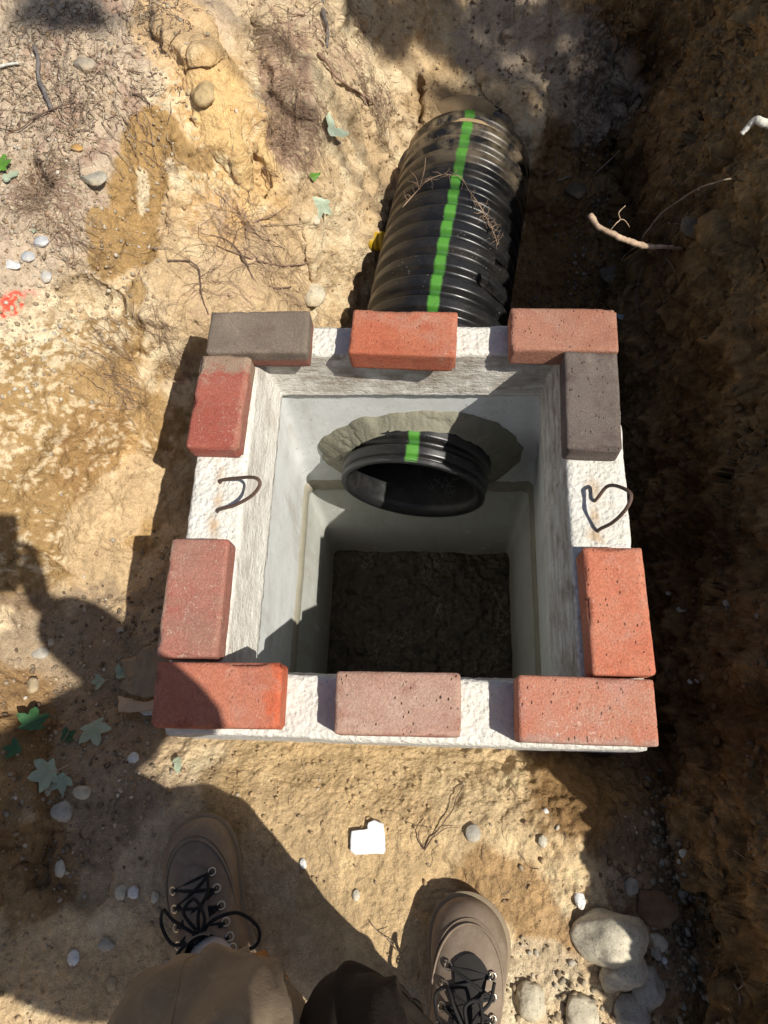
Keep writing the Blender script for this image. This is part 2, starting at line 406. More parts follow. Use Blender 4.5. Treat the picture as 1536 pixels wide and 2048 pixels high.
for k in range(0,14): radd(lerp4((BX0+.008,BX1-.008,BY0+.008,BY1-.008),(INN[0]-.004,INN[1]+.004,INN[2]-.004,INN[3]+.004),k/13),0.,.006,1)
LB=(-.250,.303,-.287,.301)
for k in range(0,16): radd(lerp4(INN,LB,k/15),-.004-.132*k/15,.004,2)
UW0=(-.257,.312,-.296,.309); UW1=(-.272,.352,-.300,.280)
radd(UW0,-.139,.02,3)
for k in range(1,40): radd(lerp4(UW0,UW1,k/39),-.139-.441*k/39,.02,3)
radd((-.30,.38,-.33,.31),-.60,.01,3); radd((-.30,.38,-.33,.31),-.64,.01,3)
V=np.concatenate(RINGS); KD=np.repeat(KIND,4*NP); nr=len(RINGS); NV=4*NP
F=[(i*NV+k,i*NV+(k+1)%NV,((i+1)%nr)*NV+(k+1)%NV,((i+1)%nr)*NV+k) for i in range(nr) for k in range(NV)]
basin=empty('catch_basin',(0,0,-1.1)); tag(basin,'square white precast concrete catch basin sunk in the trench, ringed with loose bricks','catch basin')
def into(o,parent):
    o.parent=parent; o.matrix_parent_inverse=Matrix.Translation(-Vector(parent.location)); return o
# outward normals by finite geometry
def vnormals(V,F):
    F=np.array(F); n=np.cross(V[F[:,2]]-V[F[:,0]],V[F[:,3]]-V[F[:,1]]); N=np.zeros_like(V)
    for k in range(4): np.add.at(N,F[:,k],n)
    return N/(np.linalg.norm(N,axis=1)[:,None]+1e-12)
VN=vnormals(V,F)
amp=np.choose(KD,[.0015,.0022,.0020,.0006])
d=amp*(fbm(V,70,3,500)+.5*fbm(V,18,2,510))
lipn=fbm(V*np.array([.35,.35,1.]),90,3,520,ridge=True)
d+=np.where(KD==2,.0014*lipn,0)
d+=np.where(KD==0,.012*np.minimum(0,fbm(V,6,3,525)+.12),0)
V=V+VN*d[:,None]
# ragged lower edge of the lip and crumbling rim edges
e=np.isin(np.repeat(np.arange(nr),NV),[22+14+15,22+14+14]); V[e,2]+=.006*fbm(V[e],55,3,530)
corner=np.minimum(np.abs(V[:,0]-BX0),np.abs(V[:,0]-BX1))+np.minimum(np.abs(V[:,1]-BY0),np.abs(V[:,1]-BY1))
ch=(KD<=1)&(corner<.07)&(V[:,2]>-.06)
V[ch,2]-=np.clip(.03-corner[ch]*.7,0,1)*(.6+.5*fbm(V[ch],30,2,533))
riser=newobj('riser',V,F); 
# cutter for the pipe hole
PCL=[(.030,.195,-.430),(.046,.33,-.408),(.09,.67,-.355),(.148,1.05,-.372),(.183,1.30,-.425),(.20,1.44,-.47)]
bm=bmesh.new(); bmesh.ops.create_cone(bm,cap_ends=True,segments=64,radius1=.19,radius2=.19,depth=.4,matrix=Matrix.Translation((.046,.33,-.408))@Matrix.Rotation(math.pi/2,4,'X'))
cme=bpy.data.meshes.new('cut'); bm.to_mesh(cme); bm.free(); co=bpy.data.objects.new('cut',cme); C.objects.link(co)
md=riser.modifiers.new('b','BOOLEAN'); md.operation='DIFFERENCE'; md.object=co; md.solver='EXACT'
bpy.context.view_layer.update(); dg=bpy.context.evaluated_depsgraph_get(); m2=bpy.data.meshes.new_from_object(riser.evaluated_get(dg))
riser.modifiers.clear(); 
if len(m2.vertices)>5000: riser.data=m2
bpy.data.objects.remove(co); 
V=np.empty(len(riser.data.vertices)*3); riser.data.vertices.foreach_get('co',V); V=V.reshape(-1,3)
# colour of the concrete: white chalky rim, striated form marks on the lip, smooth grey walls, rust at the cable feet
x,y,z=V.T
white=np.array([.80,.78,.71]); grey=np.array([.68,.695,.68]); lipc=np.array([.34,.28,.22])
cc=np.tile(white,(len(V),1)); wall=((z<-.134)&(x>BX0+.03)&(x<BX1-.03)&(y>BY0+.03)&(y<BY1-.03))
ins=(x>INN[0]-.012)&(x<INN[1]+.012)&(y>INN[2]-.012)&(y<INN[3]+.012); lip=ins&(z<-.004)&(z>=-.137)
cc[wall]=grey*(1+.10*fbm(V[wall]*np.array([1,1,3]),7,4,540))[:,None]
near_left=np.where(x<-.2,.55,1.0)
st_=np.clip(.5+.9*fbm(V*np.array([.25,.25,1.2]),110,3,545)+.5*fbm(V,22,3,546)-.25*np.abs(z+.02)/.13,0,1)*near_left
cc[lip]=(white*(1-st_[:,None])+lipc*st_[:,None])[lip]
lo=lip&(z<-.115); cc[lo]=cc[lo]*.4+white*.6
outw=(z<-.02)&(~ins)&(~wall); cc[outw]=[.66,.66,.64]
def rust(px,py,r,a,yy=1.6):
    global cc
    p=uz(px,py,0); dd=np.sqrt((x-p[0])**2+((y-p[1])/yy)**2)/r+.6*fbm(V,45,3,550); k=np.clip(1-dd,0,1)*a*((z>-.02)&(z<.02))
    cc=cc*(1-k[:,None])+np.array([.50,.27,.08])*k[:,None]
rust(1188,985,.014,.55,3); rust(1190,1035,.012,.9,2.2); rust(1192,1073,.022,.85,.7); rust(1215,1012,.02,.3,.5)
rust(440,950,.012,.6,2.5); rust(437,1000,.012,.75,2.5); rust(428,1050,.016,.7,1.8)
set_attr(riser,'Col',np.c_[cc,np.ones(len(V))],'FLOAT_COLOR')
RIS=concrete('chalky_concrete',None,(.50,.45,.36),.9,1.0,.005); riser.data.materials.append(RIS)
riser.data.polygons.foreach_set('use_smooth',[True]*len(riser.data.polygons)); into(riser,basin)
t=NT('form_marked_concrete',.9,.2); v=t.map((.10,.10,1)); s1=t.noise(75,6,.7,vec=v,dist=.5); s2=t.noise(130,6,.7,vec=t.map((.5,.5,1)))
w=t.math('MULTIPLY',t.mr(s1,.42,.58),t.mr(t.noise(16,4,.7),.32,.62)); s=t.n.new('ShaderNodeSeparateXYZ'); t.l.new(t.tc.outputs['Object'],s.inputs[0]); w=t.math('MULTIPLY',w,t.mr(s.outputs['X'],-.26,-.20,.30,1)); c=t.mix(t.math('MULTIPLY',w,.62),t.attr('Col','Color'),(.27,.21,.15)); c=t.mix(t.mr(s2,.52,.66,0,.6),c,(.72,.69,.60)); c=t.mix(t.mr(t.noise(55,5,.8),.60,.68,0,.8),c,(.22,.17,.12))
LIPM=t.done(c,t.bump(t.math('ADD',s1,t.math('ADD',s2,t.math('MULTIPLY',t.noise(120,4,.7),1.2))),.9,.004))
riser.data.materials.append(LIPM)
# lower section
R2=[];
B0=(-.272,.352,-.300,.279); B1=(-.246,.337,-.300,.214)
for k in range(10): R2.append(rr(-.39,.45,-.42,.40,-1.35+.73*k/9,NP,.01))
R2.append(rr(*lerp4((-.39,.45,-.42,.40),B0,.5),-.612,NP,.01))
R2.append(rr(B0[0]+.006,B0[1]-.006,B0[2]+.006,B0[3]-.006,-.612,NP,.02))
for k in range(1,30): R2.append(rr(*lerp4(B0,B1,k/21),-.615-.43*k/21,NP,.02))
V2=np.concatenate(R2); n2_=len(R2)
F2=[(i*NV+k,i*NV+(k+1)%NV,(i+1)*NV+(k+1)%NV,(i+1)*NV+k) for i in range(n2_-1) for k in range(NV)]
V2=V2+vnormals(V2,F2)*(.0008*fbm(V2,60,3,560))[:,None]
basel=newobj('base_section',V2,F2); g2c=np.array([.50,.51,.47])*(1+.12*fbm(V2*np.array([1,1,3]),7,4,561))[:,None]
dirt=sst(-.80,-1.04,V2[:,2]+.05*fbm(V2,9,3,562)); g2c=g2c*(1-.55*dirt[:,None])+np.array([.20,.15,.09])*.55*dirt[:,None]
set_attr(basel,'Col',np.c_[g2c,np.ones(len(V2))],'FLOAT_COLOR')
WALLM=concrete('smooth_concrete',None,(.36,.35,.30),.75,.25,.001); basel.data.materials.append(WALLM)
tn=WALLM.node_tree; bb=tn.nodes['Principled BSDF']; src=bb.inputs['Base Color'].links[0].from_socket
tt=NT.__new__(NT); tt.m=WALLM; tt.t=tn; tt.n=tn.nodes; tt.l=tn.links; tt.b=bb; tt.tc=[q for q in tn.nodes if q.type=='TEX_COORD'][0]
st1=tt.noise(16,5,.6,vec=tt.map((1,1,.15))); st2=tt.noise(5,4,.6); cw=tt.mix(tt.math('MULTIPLY',tt.mr(st1,.50,.68,0,.55),tt.mr(st2,.40,.60)),src,(.36,.33,.26))
cw=tt.mix(tt.math('MULTIPLY',tt.mr(tt.vor(38,'F1'),.085,.05),tt.mr(tt.noise(13,2),.5,.56)),cw,(.10,.09,.075)); cw=tt.mix(tt.mr(tt.noise(22,6,.75),.60,.66,0,.5),cw,(.80,.80,.77)); tn.links.new(cw,bb.inputs['Base Color']); into(basel,basin)
riser.data.materials.append(WALLM)
# smooth material inside the riser
pc=np.empty(len(riser.data.polygons)*3); riser.data.polygons.foreach_get('center',pc); pc=pc.reshape(-1,3)
mi=((pc[:,2]<-.138)&(pc[:,0]>BX0+.03)&(pc[:,0]<BX1-.03)&(pc[:,1]>BY0+.03)&(pc[:,1]<BY1-.03)).astype(np.int32)
lipf=(pc[:,0]>INN[0]-.006)&(pc[:,0]<INN[1]+.006)&(pc[:,1]>INN[2]-.006)&(pc[:,1]<INN[3]+.006)&(pc[:,2]<-.005)&(mi==0)
mi[mi==1]=2; mi[lipf]=1
riser.data.polygons.foreach_set('material_index',mi)
# mortar in the joint
MORT=simple('damp_mortar',(.30,.28,.215),.8,.3,.22,30,.8,.003)
R3=[]
for k,(zz,off) in enumerate([(-.565,.004),(-.572,-.004),(-.59,-.008),(-.606,-.009),(-.622,-.006),(-.634,.004)]):
    R3.append(rr(B0[0]-off,B0[1]+off,B0[2]-off,B0[3]+off,zz,NP,.02))
V3=np.concatenate(R3); F3=[(i*NV+k,i*NV+(k+1)%NV,(i+1)*NV+(k+1)%NV,(i+1)*NV+k) for i in range(5) for k in range(NV)]
V3[:,2]+=.012*fbm(V3*np.array([1,1,0]),14,4,570); V3+=vnormals(V3,F3)*(-.002*fbm(V3,60,3,571))[:,None]
_d=np.hypot(V3[:,0]-.042,V3[:,2]+.413); _k=(V3[:,1]>.2)&(_d<.19); V3[_k,2]=-.413-np.sqrt(np.maximum(0,.19**2-(V3[_k,0]-.042)**2))
jm=newobj('joint_mortar',V3,F3,MORT); into(jm,basin)
# mortar collar round the pipe
CC=np.array([.044,-.412]); na,nr_=360,36; V4=[]
for j in range(nr_):
    u=j/(nr_-1)
    for k in range(na):
        a=2*math.pi*k/na; ca,sa=math.cos(a),math.sin(a)
        Pn_=np.array([[ca*3,sa*3,.5]]); ro=.216+.040*abs(ca)**1.5+.008*ca+.022*fbm(Pn_,.9,3,580)[0]+.007*fbm(Pn_,2.4,3,582)[0]
        if sa>0: ro-=.018*sa
        r=.179+(ro-.179)*u; xx=CC[0]+r*ca; zz=CC[1]+r*sa
        yw=.309-(.029/.441)*(-.139-zz); th=.030*(1-u)**1.3+.007*(1-u**6)+.0018*(u<1)
        q=np.array([[xx,0,zz]]); th+=(.0045*fbm(q,32,4,583)[0]+.003*fbm(q,12,2,584)[0])*(1-u**6); th-=.004*max(0,.10-abs(fbm(q,16,3,589)[0]))*10*(1-u**4)
        V4.append((xx,yw-max(th,-.001)+(.004 if j==nr_-1 else 0),zz))
F4=[(j*na+k,(j+1)*na+k,(j+1)*na+(k+1)%na,j*na+(k+1)%na) for j in range(nr_-1) for k in range(na)]
into(newobj('mortar_collar',V4,F4,simple('grey_green_mortar',(.195,.185,.135),.7,.4,.35,28,.9,.004)),basin)
# cable loops
CAB=simple('rusty_cable',(.115,.070,.050),.55,.5,.45,300,.4,.0005)
def cable(pts,name='lifting_loop'):
    P=spline(pts,14); m=MB(); n=len(P); T=[P[min(i+1,n-1)]-P[max(i-1,0)] for i in range(n)]
    L=np.r_[0,np.cumsum([np.linalg.norm(P[i+1]-P[i]) for i in range(n-1)])]
    up=np.array([.1,.2,1.]); fr=[]
    for t_ in T:
        t_=t_/np.linalg.norm(t_); u=np.cross(t_,up); u/=np.linalg.norm(u); fr.append((u,np.cross(t_,u)))
        up=np.cross(u,t_) if False else up
    for s in range(6):
        m.tube([P[i]+.0021*(math.cos(L[i]/.034*2*math.pi+s*math.pi/3)*fr[i][0]+math.sin(L[i]/.034*2*math.pi+s*math.pi/3)*fr[i][1]) for i in range(n)],.0013,5)
    m.tube(P,.0016,5)
    return into(m.build(name,CAB),basin)
b0=uz(1187,1001,0); b1=uz(1190,1065,0)
cable([b0-[0,0,.02],b0+[.004,.0,.012],uz(1216,972,.035),uz(1243,975,.07),uz(1262,990,.085),uz(1252,1018,.075),uz(1225,1045,.04),b1+[.006,.003,.01],b1-[0,0,.02]])
b0=uz(437,967,0); b1=uz(433,1025,0)
cable([b0-[0,0,.02],b0+[.008,.002,.01],uz(475,956,.04),uz(508,955,.068),uz(520,967,.07),uz(505,990,.055),uz(470,1010,.03),b1+[.006,.002,.008],b1-[0,0,.02]])
# dirt on the floor of the sump
gx_=np.linspace(-.33,.42,150); gy_=np.linspace(-.36,.30,140); XX,YY=np.meshgrid(gx_,gy_); PP=np.c_[XX.ravel(),YY.ravel(),np.zeros(XX.size)]
PP[:,2]=-1.045+.016*fbm(PP,9,4,590)+.014*np.maximum(0,fbm(PP,34,3,591))+.004*fbm(PP,90,2,592)
ff=[(j*150+i,j*150+i+1,(j+1)*150+i+1,(j+1)*150+i) for j in range(139) for i in range(149)]
t=NT('wet_silt',.45,.5); n=t.noise(24,6,.7); c=t.mix(t.mr(n,.35,.65),(.028,.020,.012),(.085,.062,.038)); c=t.mix(t.math('MULTIPLY',t.mr(t.vor(55,'DISTANCE_TO_EDGE'),.05,.0),t.mr(t.noise(7,3),.50,.60)),c,(.22,.18,.13)); c=t.mix(t.mr(t.vor(48,'F1',vec=t.map((1,1,1),(2,5,1))),.16,.10,0,.6),c,(.20,.17,.13))
sd=newobj('sediment',PP,ff,t.done(c,t.bump(t.math('ADD',t.noise(60,5,.7),t.vor(48,'F1')),1.0,.006))); tag(sd,'dark damp silt and gravel on the floor of the basin','silt',kind='stuff')
# ------------------------------------------------------------------ bricks
def brickmat(name,c1,c2,c3,seed,speck=.5,pit=.6,patch=None,dust=(.62,.50,.42)):
    t=NT(name,.88,.2); v=t.map((1,1,1),(seed*1.37,seed*.71,seed*2.1))
    n=t.noise(9,5,.6,vec=v,dist=.6); c=t.mix(t.mr(n,.36,.66),c1,c2)
    c=t.mix(t.mr(t.noise(26,4,.6,vec=v),.52,.72,0,.75),c,c3)
    if patch:
        s=t.n.new('ShaderNodeSeparateXYZ'); t.l.new(t.tc.outputs['Object'],s.inputs[0])
        for (axis_,a,b,colr,amt) in patch:
            w=t.math('ADD',t.mr(s.outputs[axis_],a,b),t.mr(t.noise(30,4,.7,vec=v),.3,.7,-.35,.35)); w=t.mr(w,.35,.75,0,amt); c=t.mix(w,c,colr)
    # scratches and lime specks, stretched two ways
    sp=t.noise(330,3,.7,vec=t.map((1,.32,1),(seed,0,0),(0,0,.5))); sp2=t.noise(310,3,.7,vec=t.map((.32,1,1),(0,seed,0),(0,0,.3)))
    w=t.math('MAXIMUM',t.mr(sp,.60,.70,0,.8),t.mr(sp2,.61,.72,0,.8)); w=t.math('MULTIPLY',w,t.mr(t.noise(22,3,.6,vec=v),.36,.56,0,min(1,speck*1.25))); c=t.mix(w,c,dust)
    big=t.math('MULTIPLY',t.mr(t.noise(70,5,.75,vec=v),.58,.66),t.mr(t.noise(11,2,vec=v),.5,.62,0,speck*.8)); c=t.mix(big,c,dust)
    pits=t.math('MULTIPLY',t.mr(t.vor(125,'F1',vec=t.map((1,.55,1),(seed,0,0),(0,0,.2))),.20,.10),t.mr(t.noise(45,2,vec=v),.46,.54,0,pit))
    c=t.mix(pits,c,(.07,.035,.025))
    c=t.mix(t.math('MULTIPLY',t.mr(t.noise(6,5,.7,vec=v,dist=1.),.50,.68,0,.42),t.mr(t.noise(48,4,.7,vec=v),.35,.6)),c,(.50,.40,.31)); c=t.mix(t.mr(t.noise(4,3,.6,vec=v),.55,.75,0,.35),c,[q*.6 for q in c1])
    g=t.noise(330,3,.6,vec=v); c=t.mix(t.mr(g,.38,.62,.0,.75),c,t.mix(1.,c,(.66,.64,.64),'MULTIPLY'))
    h=t.math('SUBTRACT',t.math('MULTIPLY',t.noise(330,4,.65,vec=v),.8),t.math('MULTIPLY',pits,1.3))
    return t.done(c,t.bump(h,.9,.0032))
def make_brick(p,orient,mat,label,seed,chip=.5,mort=False):
    x,y,r,l,w,h=p; l-=.002; w-=.002
    if orient=='v': l,w=w,l
    m=MB(); hs=np.array([l,w,h])/2; st=.0055
    def grid(ax_,s):
        o=[a for a in range(3) if a!=ax_]; na=max(2,int(2*hs[o[0]]/st)); nb=max(2,int(2*hs[o[1]]/st)); v=[];f=[]
        for i in range(na+1):
            for j in range(nb+1):
                q=np.zeros(3); q[ax_]=s*hs[ax_]; q[o[0]]=-hs[o[0]]+2*hs[o[0]]*i/na; q[o[1]]=-hs[o[1]]+2*hs[o[1]]*j/nb; v.append(q)
        for i in range(na):
            for j in range(nb):
                a=i*(nb+1)+j; q=(a,a+nb+1,a+nb+2,a+1); f.append(q if (s>0)==(ax_!=1) else q[::-1])
        m.add(v,f)
    for a in range(3):
        for s in (-1,1): grid(a,s)
    P=np.array(m.v); rad=.0045; c=np.clip(P,-(hs-rad),hs-rad); d=P-c; L=np.linalg.norm(d,axis=1)[:,None]; nrm=d/(L+1e-9)
    P=c+nrm*rad
    Q=P+seed*3.3
    edge=(np.abs(nrm)>.25).sum(1)>=2
    P+=nrm*(.0006*fbm(Q,60,3,600+seed)+.0009*fbm(Q,14,2,601+seed))[:,None]
    P-=nrm*((chip*.007*np.maximum(0,fbm(Q,26,3,602+seed)-.18)*3+chip*.014*np.maximum(0,fbm(Q,11,2,607+seed)-.30)*3)*edge)[:,None]
    # mild warp and taper of a pressed, fired brick
    P[:,0]*=1+.006*vn(np.array([[seed*1.7,.3,.2]]))[0]*np.sign(P[:,1]); P[:,2]+=.0006*fbm(Q,7,2,605)
    me=bpy.data.meshes.new('brick'); me.from_pydata(P.tolist(),[],m.f); 
    bm=bmesh.new(); bm.from_mesh(me); bmesh.ops.remove_doubles(bm,verts=bm.verts,dist=1e-5); bmesh.ops.recalc_face_normals(bm,faces=bm.faces); bm.to_mesh(me); bm.free()
    me.polygons.foreach_set('use_smooth',[True]*len(me.polygons)); me.materials.append(mat)
    o=bpy.data.objects.new('brick',me); C.objects.link(o); o.location=(x,y,h/2+.0018); o.rotation_euler=(0,0,r)
    tag(o,label,'brick','loose bricks around the basin rim'); return o
BR=dict(A=[-0.2608,0.3347,0.0015,0.1984,0.0963,0.0539],B=[0.0196,0.3289,-0.0461,0.2043,0.1003,0.0572],C=[0.32,0.336,-0.0212,0.2001,0.0947,0.0547],
D=[-0.3237,0.1896,-0.0252,0.1987,0.0995,0.0467],E=[0.3633,0.1887,-0.0338,0.1996,0.0994,0.0537],F=[-0.3223,-0.1845,0.0082,0.205,0.1043,0.0513],
G=[0.3775,-0.1931,0.0182,0.2096,0.1004,0.0574],H=[-0.2619,-0.3447,0.0214,0.2083,0.1036,0.0579],I=[0.0268,-0.3496,0.0123,0.1989,0.0991,0.058],J=[0.3178,-0.3512,-0.0061,0.2112,0.102,0.0594])
#red=(.47,.125,.062); red2=(.55,.185,.105); pink=(.46,.21,.155)
make_brick(BR['A'],'h',brickmat('brown_grey_brick',(.19,.15,.115),(.235,.19,.145),(.16,.115,.09),1,.55,.15,[('Z',.004,-.004,(.33,.09,.055),.55)],(.33,.27,.22)),'brown-grey brick with red streaks on its front, at the far left corner of the rim',1,.4)
make_brick(BR['B'],'h',brickmat('orange_red_brick',(.50,.145,.078),(.54,.20,.115),(.40,.105,.06),2,.7,.4,None,(.66,.38,.25)),'orange-red brick in the middle of the far rim, in front of the corrugated pipe',2,.9)
make_brick(BR['C'],'h',brickmat('dull_pink_brick',(.43,.19,.125),(.46,.225,.15),(.34,.15,.105),3,.5,.6),'dull pink-brown brick at the far right corner of the rim',3,.5)
make_brick(BR['D'],'v',brickmat('dark_red_brick',(.37,.10,.07),(.42,.135,.095),(.34,.13,.09),4,.6,.3,[('Y',.030,.085,(.36,.27,.19),.95),('X',.025,.055,(.42,.28,.20),.35)]),'dark red brick with a sandy far end, on the left rim beside the cable loop',4,.8)
make_brick(BR['E'],'v',brickmat('charcoal_brick',(.15,.12,.105),(.19,.155,.135),(.11,.075,.065),5,.35,.85,None,(.42,.36,.30)),'dark charcoal brick with pits on the far part of the right rim',5,.7)
make_brick(BR['F'],'v',brickmat('scratched_brick',(.40,.20,.145),(.44,.155,.115),(.36,.20,.145),6,.95,.2,[('X',-.038,-.056,(.52,.43,.33),.6)],(.66,.52,.42)),'pinkish red brick covered in pale scratches, on the near part of the left rim',6,.7)
make_brick(BR['G'],'v',brickmat('bright_orange_brick',(.58,.19,.11),(.62,.24,.145),(.54,.165,.095),7,.35,.75),'bright orange brick with a chipped inner edge, on the near part of the right rim',7,1.3)
make_brick(BR['H'],'h',brickmat('half_shaded_brick',(.52,.175,.105),(.55,.205,.125),(.46,.15,.10),8,.3,.3,[('X',.06,.105,(.62,.12,.045),.7)]),'smooth orange-red brick at the near left corner, half in shadow',8,.9)
make_brick(BR['I'],'h',brickmat('speckled_pink_brick',(.45,.26,.19),(.54,.36,.28),(.33,.15,.11),9,.7,1.,[('Y',-.040,-.054,(.34,.12,.085),.7)],(.60,.45,.40)),'speckled greyish pink brick alone in the middle of the near rim',9,.3)
make_brick(BR['J'],'h',brickmat('streaky_pink_brick',(.55,.21,.13),(.55,.245,.165),(.55,.27,.21),10,.7,.7,[('Y',-.028,-.055,(.42,.27,.22),.8)],(.74,.60,.50)),'salmon red brick with white streaks at the near right corner of the rim',10,.5)
# ------------------------------------------------------------------ corrugated pipe
PC=np.array(spline(PCL,40)); PL=np.r_[0,np.cumsum(np.linalg.norm(np.diff(PC,axis=0),axis=1))]
def pcen(s): return np.array([np.interp(s,PL,PC[:,k]) for k in range(3)])
def pfr(s):
    t_=pcen(min(s+.02,PL[-1]))-pcen(max(s-.02,0)); t_/=np.linalg.norm(t_); u=np.cross(t_,[0,0,1]); u/=np.linalg.norm(u); return t_,u,np.cross(u,t_)
PIT=.0475; SEND=1.09
def crest(s):
    ph=((s-.012)/PIT)%1.0
    return sst(0,.22,ph)*(1-sst(.62,.84,ph))
ns=int(round(SEND/(PIT/16))); NA=132; V5=[];ANG=[];CR=[];SS=[]
tilt=.17
for i in range(ns+1):
    s=PIT/16*i; c=pcen(s); t_,u,w_=pfr(s)
    cr=crest(s) if s>.012 else .75; r=.1695+.0140*cr
    bulge=1.0
    if s>.52 and s<.60: pass
    sh=tilt*max(0,1-s/.30)
    for k in range(NA):
        a=2*math.pi*k/NA; q=c+r*(math.sin(a)*u+math.cos(a)*w_)+t_*(sh*r*math.cos(a)); V5.append(q); ANG.append(((a+math.pi)%(2*math.pi))-math.pi); CR.append(cr); SS.append(s)
V5=np.array(V5); V5+=np.c_[0*V5[:,0],0*V5[:,0],.0007*fbm(V5,30,2,620)]
F5=[(i*NA+k,i*NA+(k+1)%NA,(i+1)*NA+(k+1)%NA,(i+1)*NA+k) for i in range(ns) for k in range(NA)]
pipe=empty('corrugated_pipe',tuple(pcen(0.6)-[0,0,.184])); tag(pipe,'large black corrugated drain pipe with a green stripe, running from the basin up the trench','pipe')
t=NT('black_polyethylene',.32,.5)
cr_=t.attr('crest'); an=t.attr('ang'); ss_=t.attr('along')
dn=t.noise(16,5,.65); fine_=t.noise(160,4,.7)
c=t.mix(t.mr(fine_,.5,.7,0,.6),(.010,.010,.011),(.028,.027,.026))
scr=t.noise(90,3,.7,vec=t.map((1,.12,1)));
dustw=t.math('MULTIPLY',t.mr(dn,.45,.70,0,.55),t.mr(cr_,1.,.0,.25,.9)); c=t.mix(t.math('MULTIPLY',dustw,.6),c,(.12,.095,.065))
c=t.mix(t.mr(cr_,.5,.0,0,.8),c,(.006,.006,.006))  # groove shade put into the colour: blacker between the ribs
side=t.mr(an,-.9,-1.5,0,.6); c=t.mix(t.math('MULTIPLY',side,t.mr(dn,.35,.6)),c,(.115,.078,.048))
farw=t.math('MULTIPLY',t.mr(ss_,.75,1.0),t.mr(dn,.40,.62,0,.8)); c=t.mix(farw,c,(.33,.25,.15))
spk=t.math('MULTIPLY',t.mr(t.vor(120,'F1'),.13,.06),t.mr(t.noise(12,2),.5,.6)); c=t.mix(spk,c,(.45,.43,.40))
ga=t.math('ABSOLUTE',t.math('ADD',an,t.math('ADD',t.mr(t.noise(35,3,.6),.3,.7,-.012,.012),.005)))
gw=t.mr(ga,.086,.056); gw=t.math('MULTIPLY',gw,t.mr(t.noise(60,3,.7),.30,.42,.55,1)); gw=t.math('MULTIPLY',gw,t.mr(cr_,0,.4,.75,1)); 
gcol=t.mix(t.mr(cr_,0,.8),(.035,.17,.015),(.070,.25,.026)); c=t.mix(gw,c,gcol)
rg=t.math('ADD',t.mr(dn,.3,.7,.27,.42),t.math('MULTIPLY',gw,.25))
PEM=t.done(c,t.bump(t.math('ADD',t.noise(130,3,.6),scr),.15,.0012),rg)
pw=newobj('pipe_wall',V5,F5,PEM); set_attr(pw,'ang',ANG); set_attr(pw,'crest',CR); set_attr(pw,'along',SS); into(pw,pipe)
V6=[]; nl=60
prof=[(.0,.1735),(-.0015,.1705),(.0,.166),(.004,.160),(.010,.156)]+[(.012+ (.80-.02)*k/nl,.1545) for k in range(nl+1)]
for (s,r) in prof:
    c=pcen(max(s,0)); t_,u,w_=pfr(max(s,0)); c=c+t_*min(s,0); sh=tilt*max(0,1-s/.30)
    for k in range(NA):
        a=2*math.pi*k/NA; V6.append(c+r*(math.sin(a)*u+math.cos(a)*w_)+t_*(sh*r*math.cos(a)))
F6=[(i*NA+k,i*NA+(k+1)%NA,(i+1)*NA+(k+1)%NA,(i+1)*NA+k) for i in range(len(prof)-1) for k in range(NA)]
F6.append(tuple((len(prof)-1)*NA+k for k in range(NA)))
t=NT('pipe_liner',.4,.4); ln=t.mix(t.mr(t.noise(14,5,.7),.45,.7,0,.6),(.013,.013,.014),(.06,.055,.05)); ln=t.mix(t.math('MULTIPLY',t.mr(t.vor(60,'DISTANCE_TO_EDGE'),.03,.0),t.mr(t.noise(9,2),.55,.65,0,.6)),ln,(.32,.31,.29))
into(newobj('inner_liner',V6,F6,t.done(ln,t.bump(t.noise(60,3),.2,.001))),pipe)
# rim of the mouth joined to the wall
V7=[]
for (s,r) in [(.0,.1735),(-.001,.1765),(.0005,.1795),(.004,.1805)]:
    c=pcen(max(s,0)); t_,u,w_=pfr(max(s,0)); c=c+t_*min(s,0); sh=tilt*max(0,1-s/.30)
    for k in range(NA):
        a=2*math.pi*k/NA; V7.append(c+r*(math.sin(a)*u+math.cos(a)*w_)+t_*(sh*r*math.cos(a)))
into(newobj('mouth_rim',V7,[(i*NA+k,i*NA+(k+1)%NA,(i+1)*NA+(k+1)%NA,(i+1)*NA+k) for i in range(3) for k in range(NA)],simple('rim_plastic',(.04,.04,.042),.35,.5,.6,200,.3,.0005)),pipe)
# sand spilled on the pipe near the bank
SANDM=simple('loose_sand',(.47,.34,.19),.95,.1,.2,180,.9,.003)
def drift(s0,s1,a0,a1,th,seed,label):
    n_,m_=40,14; v=[]
    for i in range(n_+1):
        for j in range(m_+1):
            u_,w2=i/n_,j/m_; a=a0+(a1-a0)*u_; s=s0+(s1-s0)*w2
            q=np.array([[a*4+seed,s*30,0]]); e_=min(1,2.6*min(u_,1-u_)+.0)*math.sin(math.pi*w2)
            hgt=-.008+ (th+.008)*max(0,min(1,e_*1.5+.55*fbm(q,1.6,3,seed)[0])); c=pcen(s); t_,u,w_=pfr(s)
            r=.1695+.0140*crest(s)*.7+hgt; v.append(c+r*(math.sin(a)*u+math.cos(a)*w_))
    f=[(i*(m_+1)+j,(i+1)*(m_+1)+j,(i+1)*(m_+1)+j+1,i*(m_+1)+j+1) for i in range(n_) for j in range(m_)]
    o=newobj('sand_drift',v,f,SANDM); return tag(o,label,'sand',kind='stuff')
drift(1.000,1.050,-1.0,.55,.020,1,'sand lying over the last ridge of the pipe by the bank')
drift(.945,.968,-.5,.6,.012,2,'thin sand lying in a groove of the pipe')
drift(.30,.33,-.12,.22,.006,3,'crumbs of sand on the pipe just behind the middle far brick')
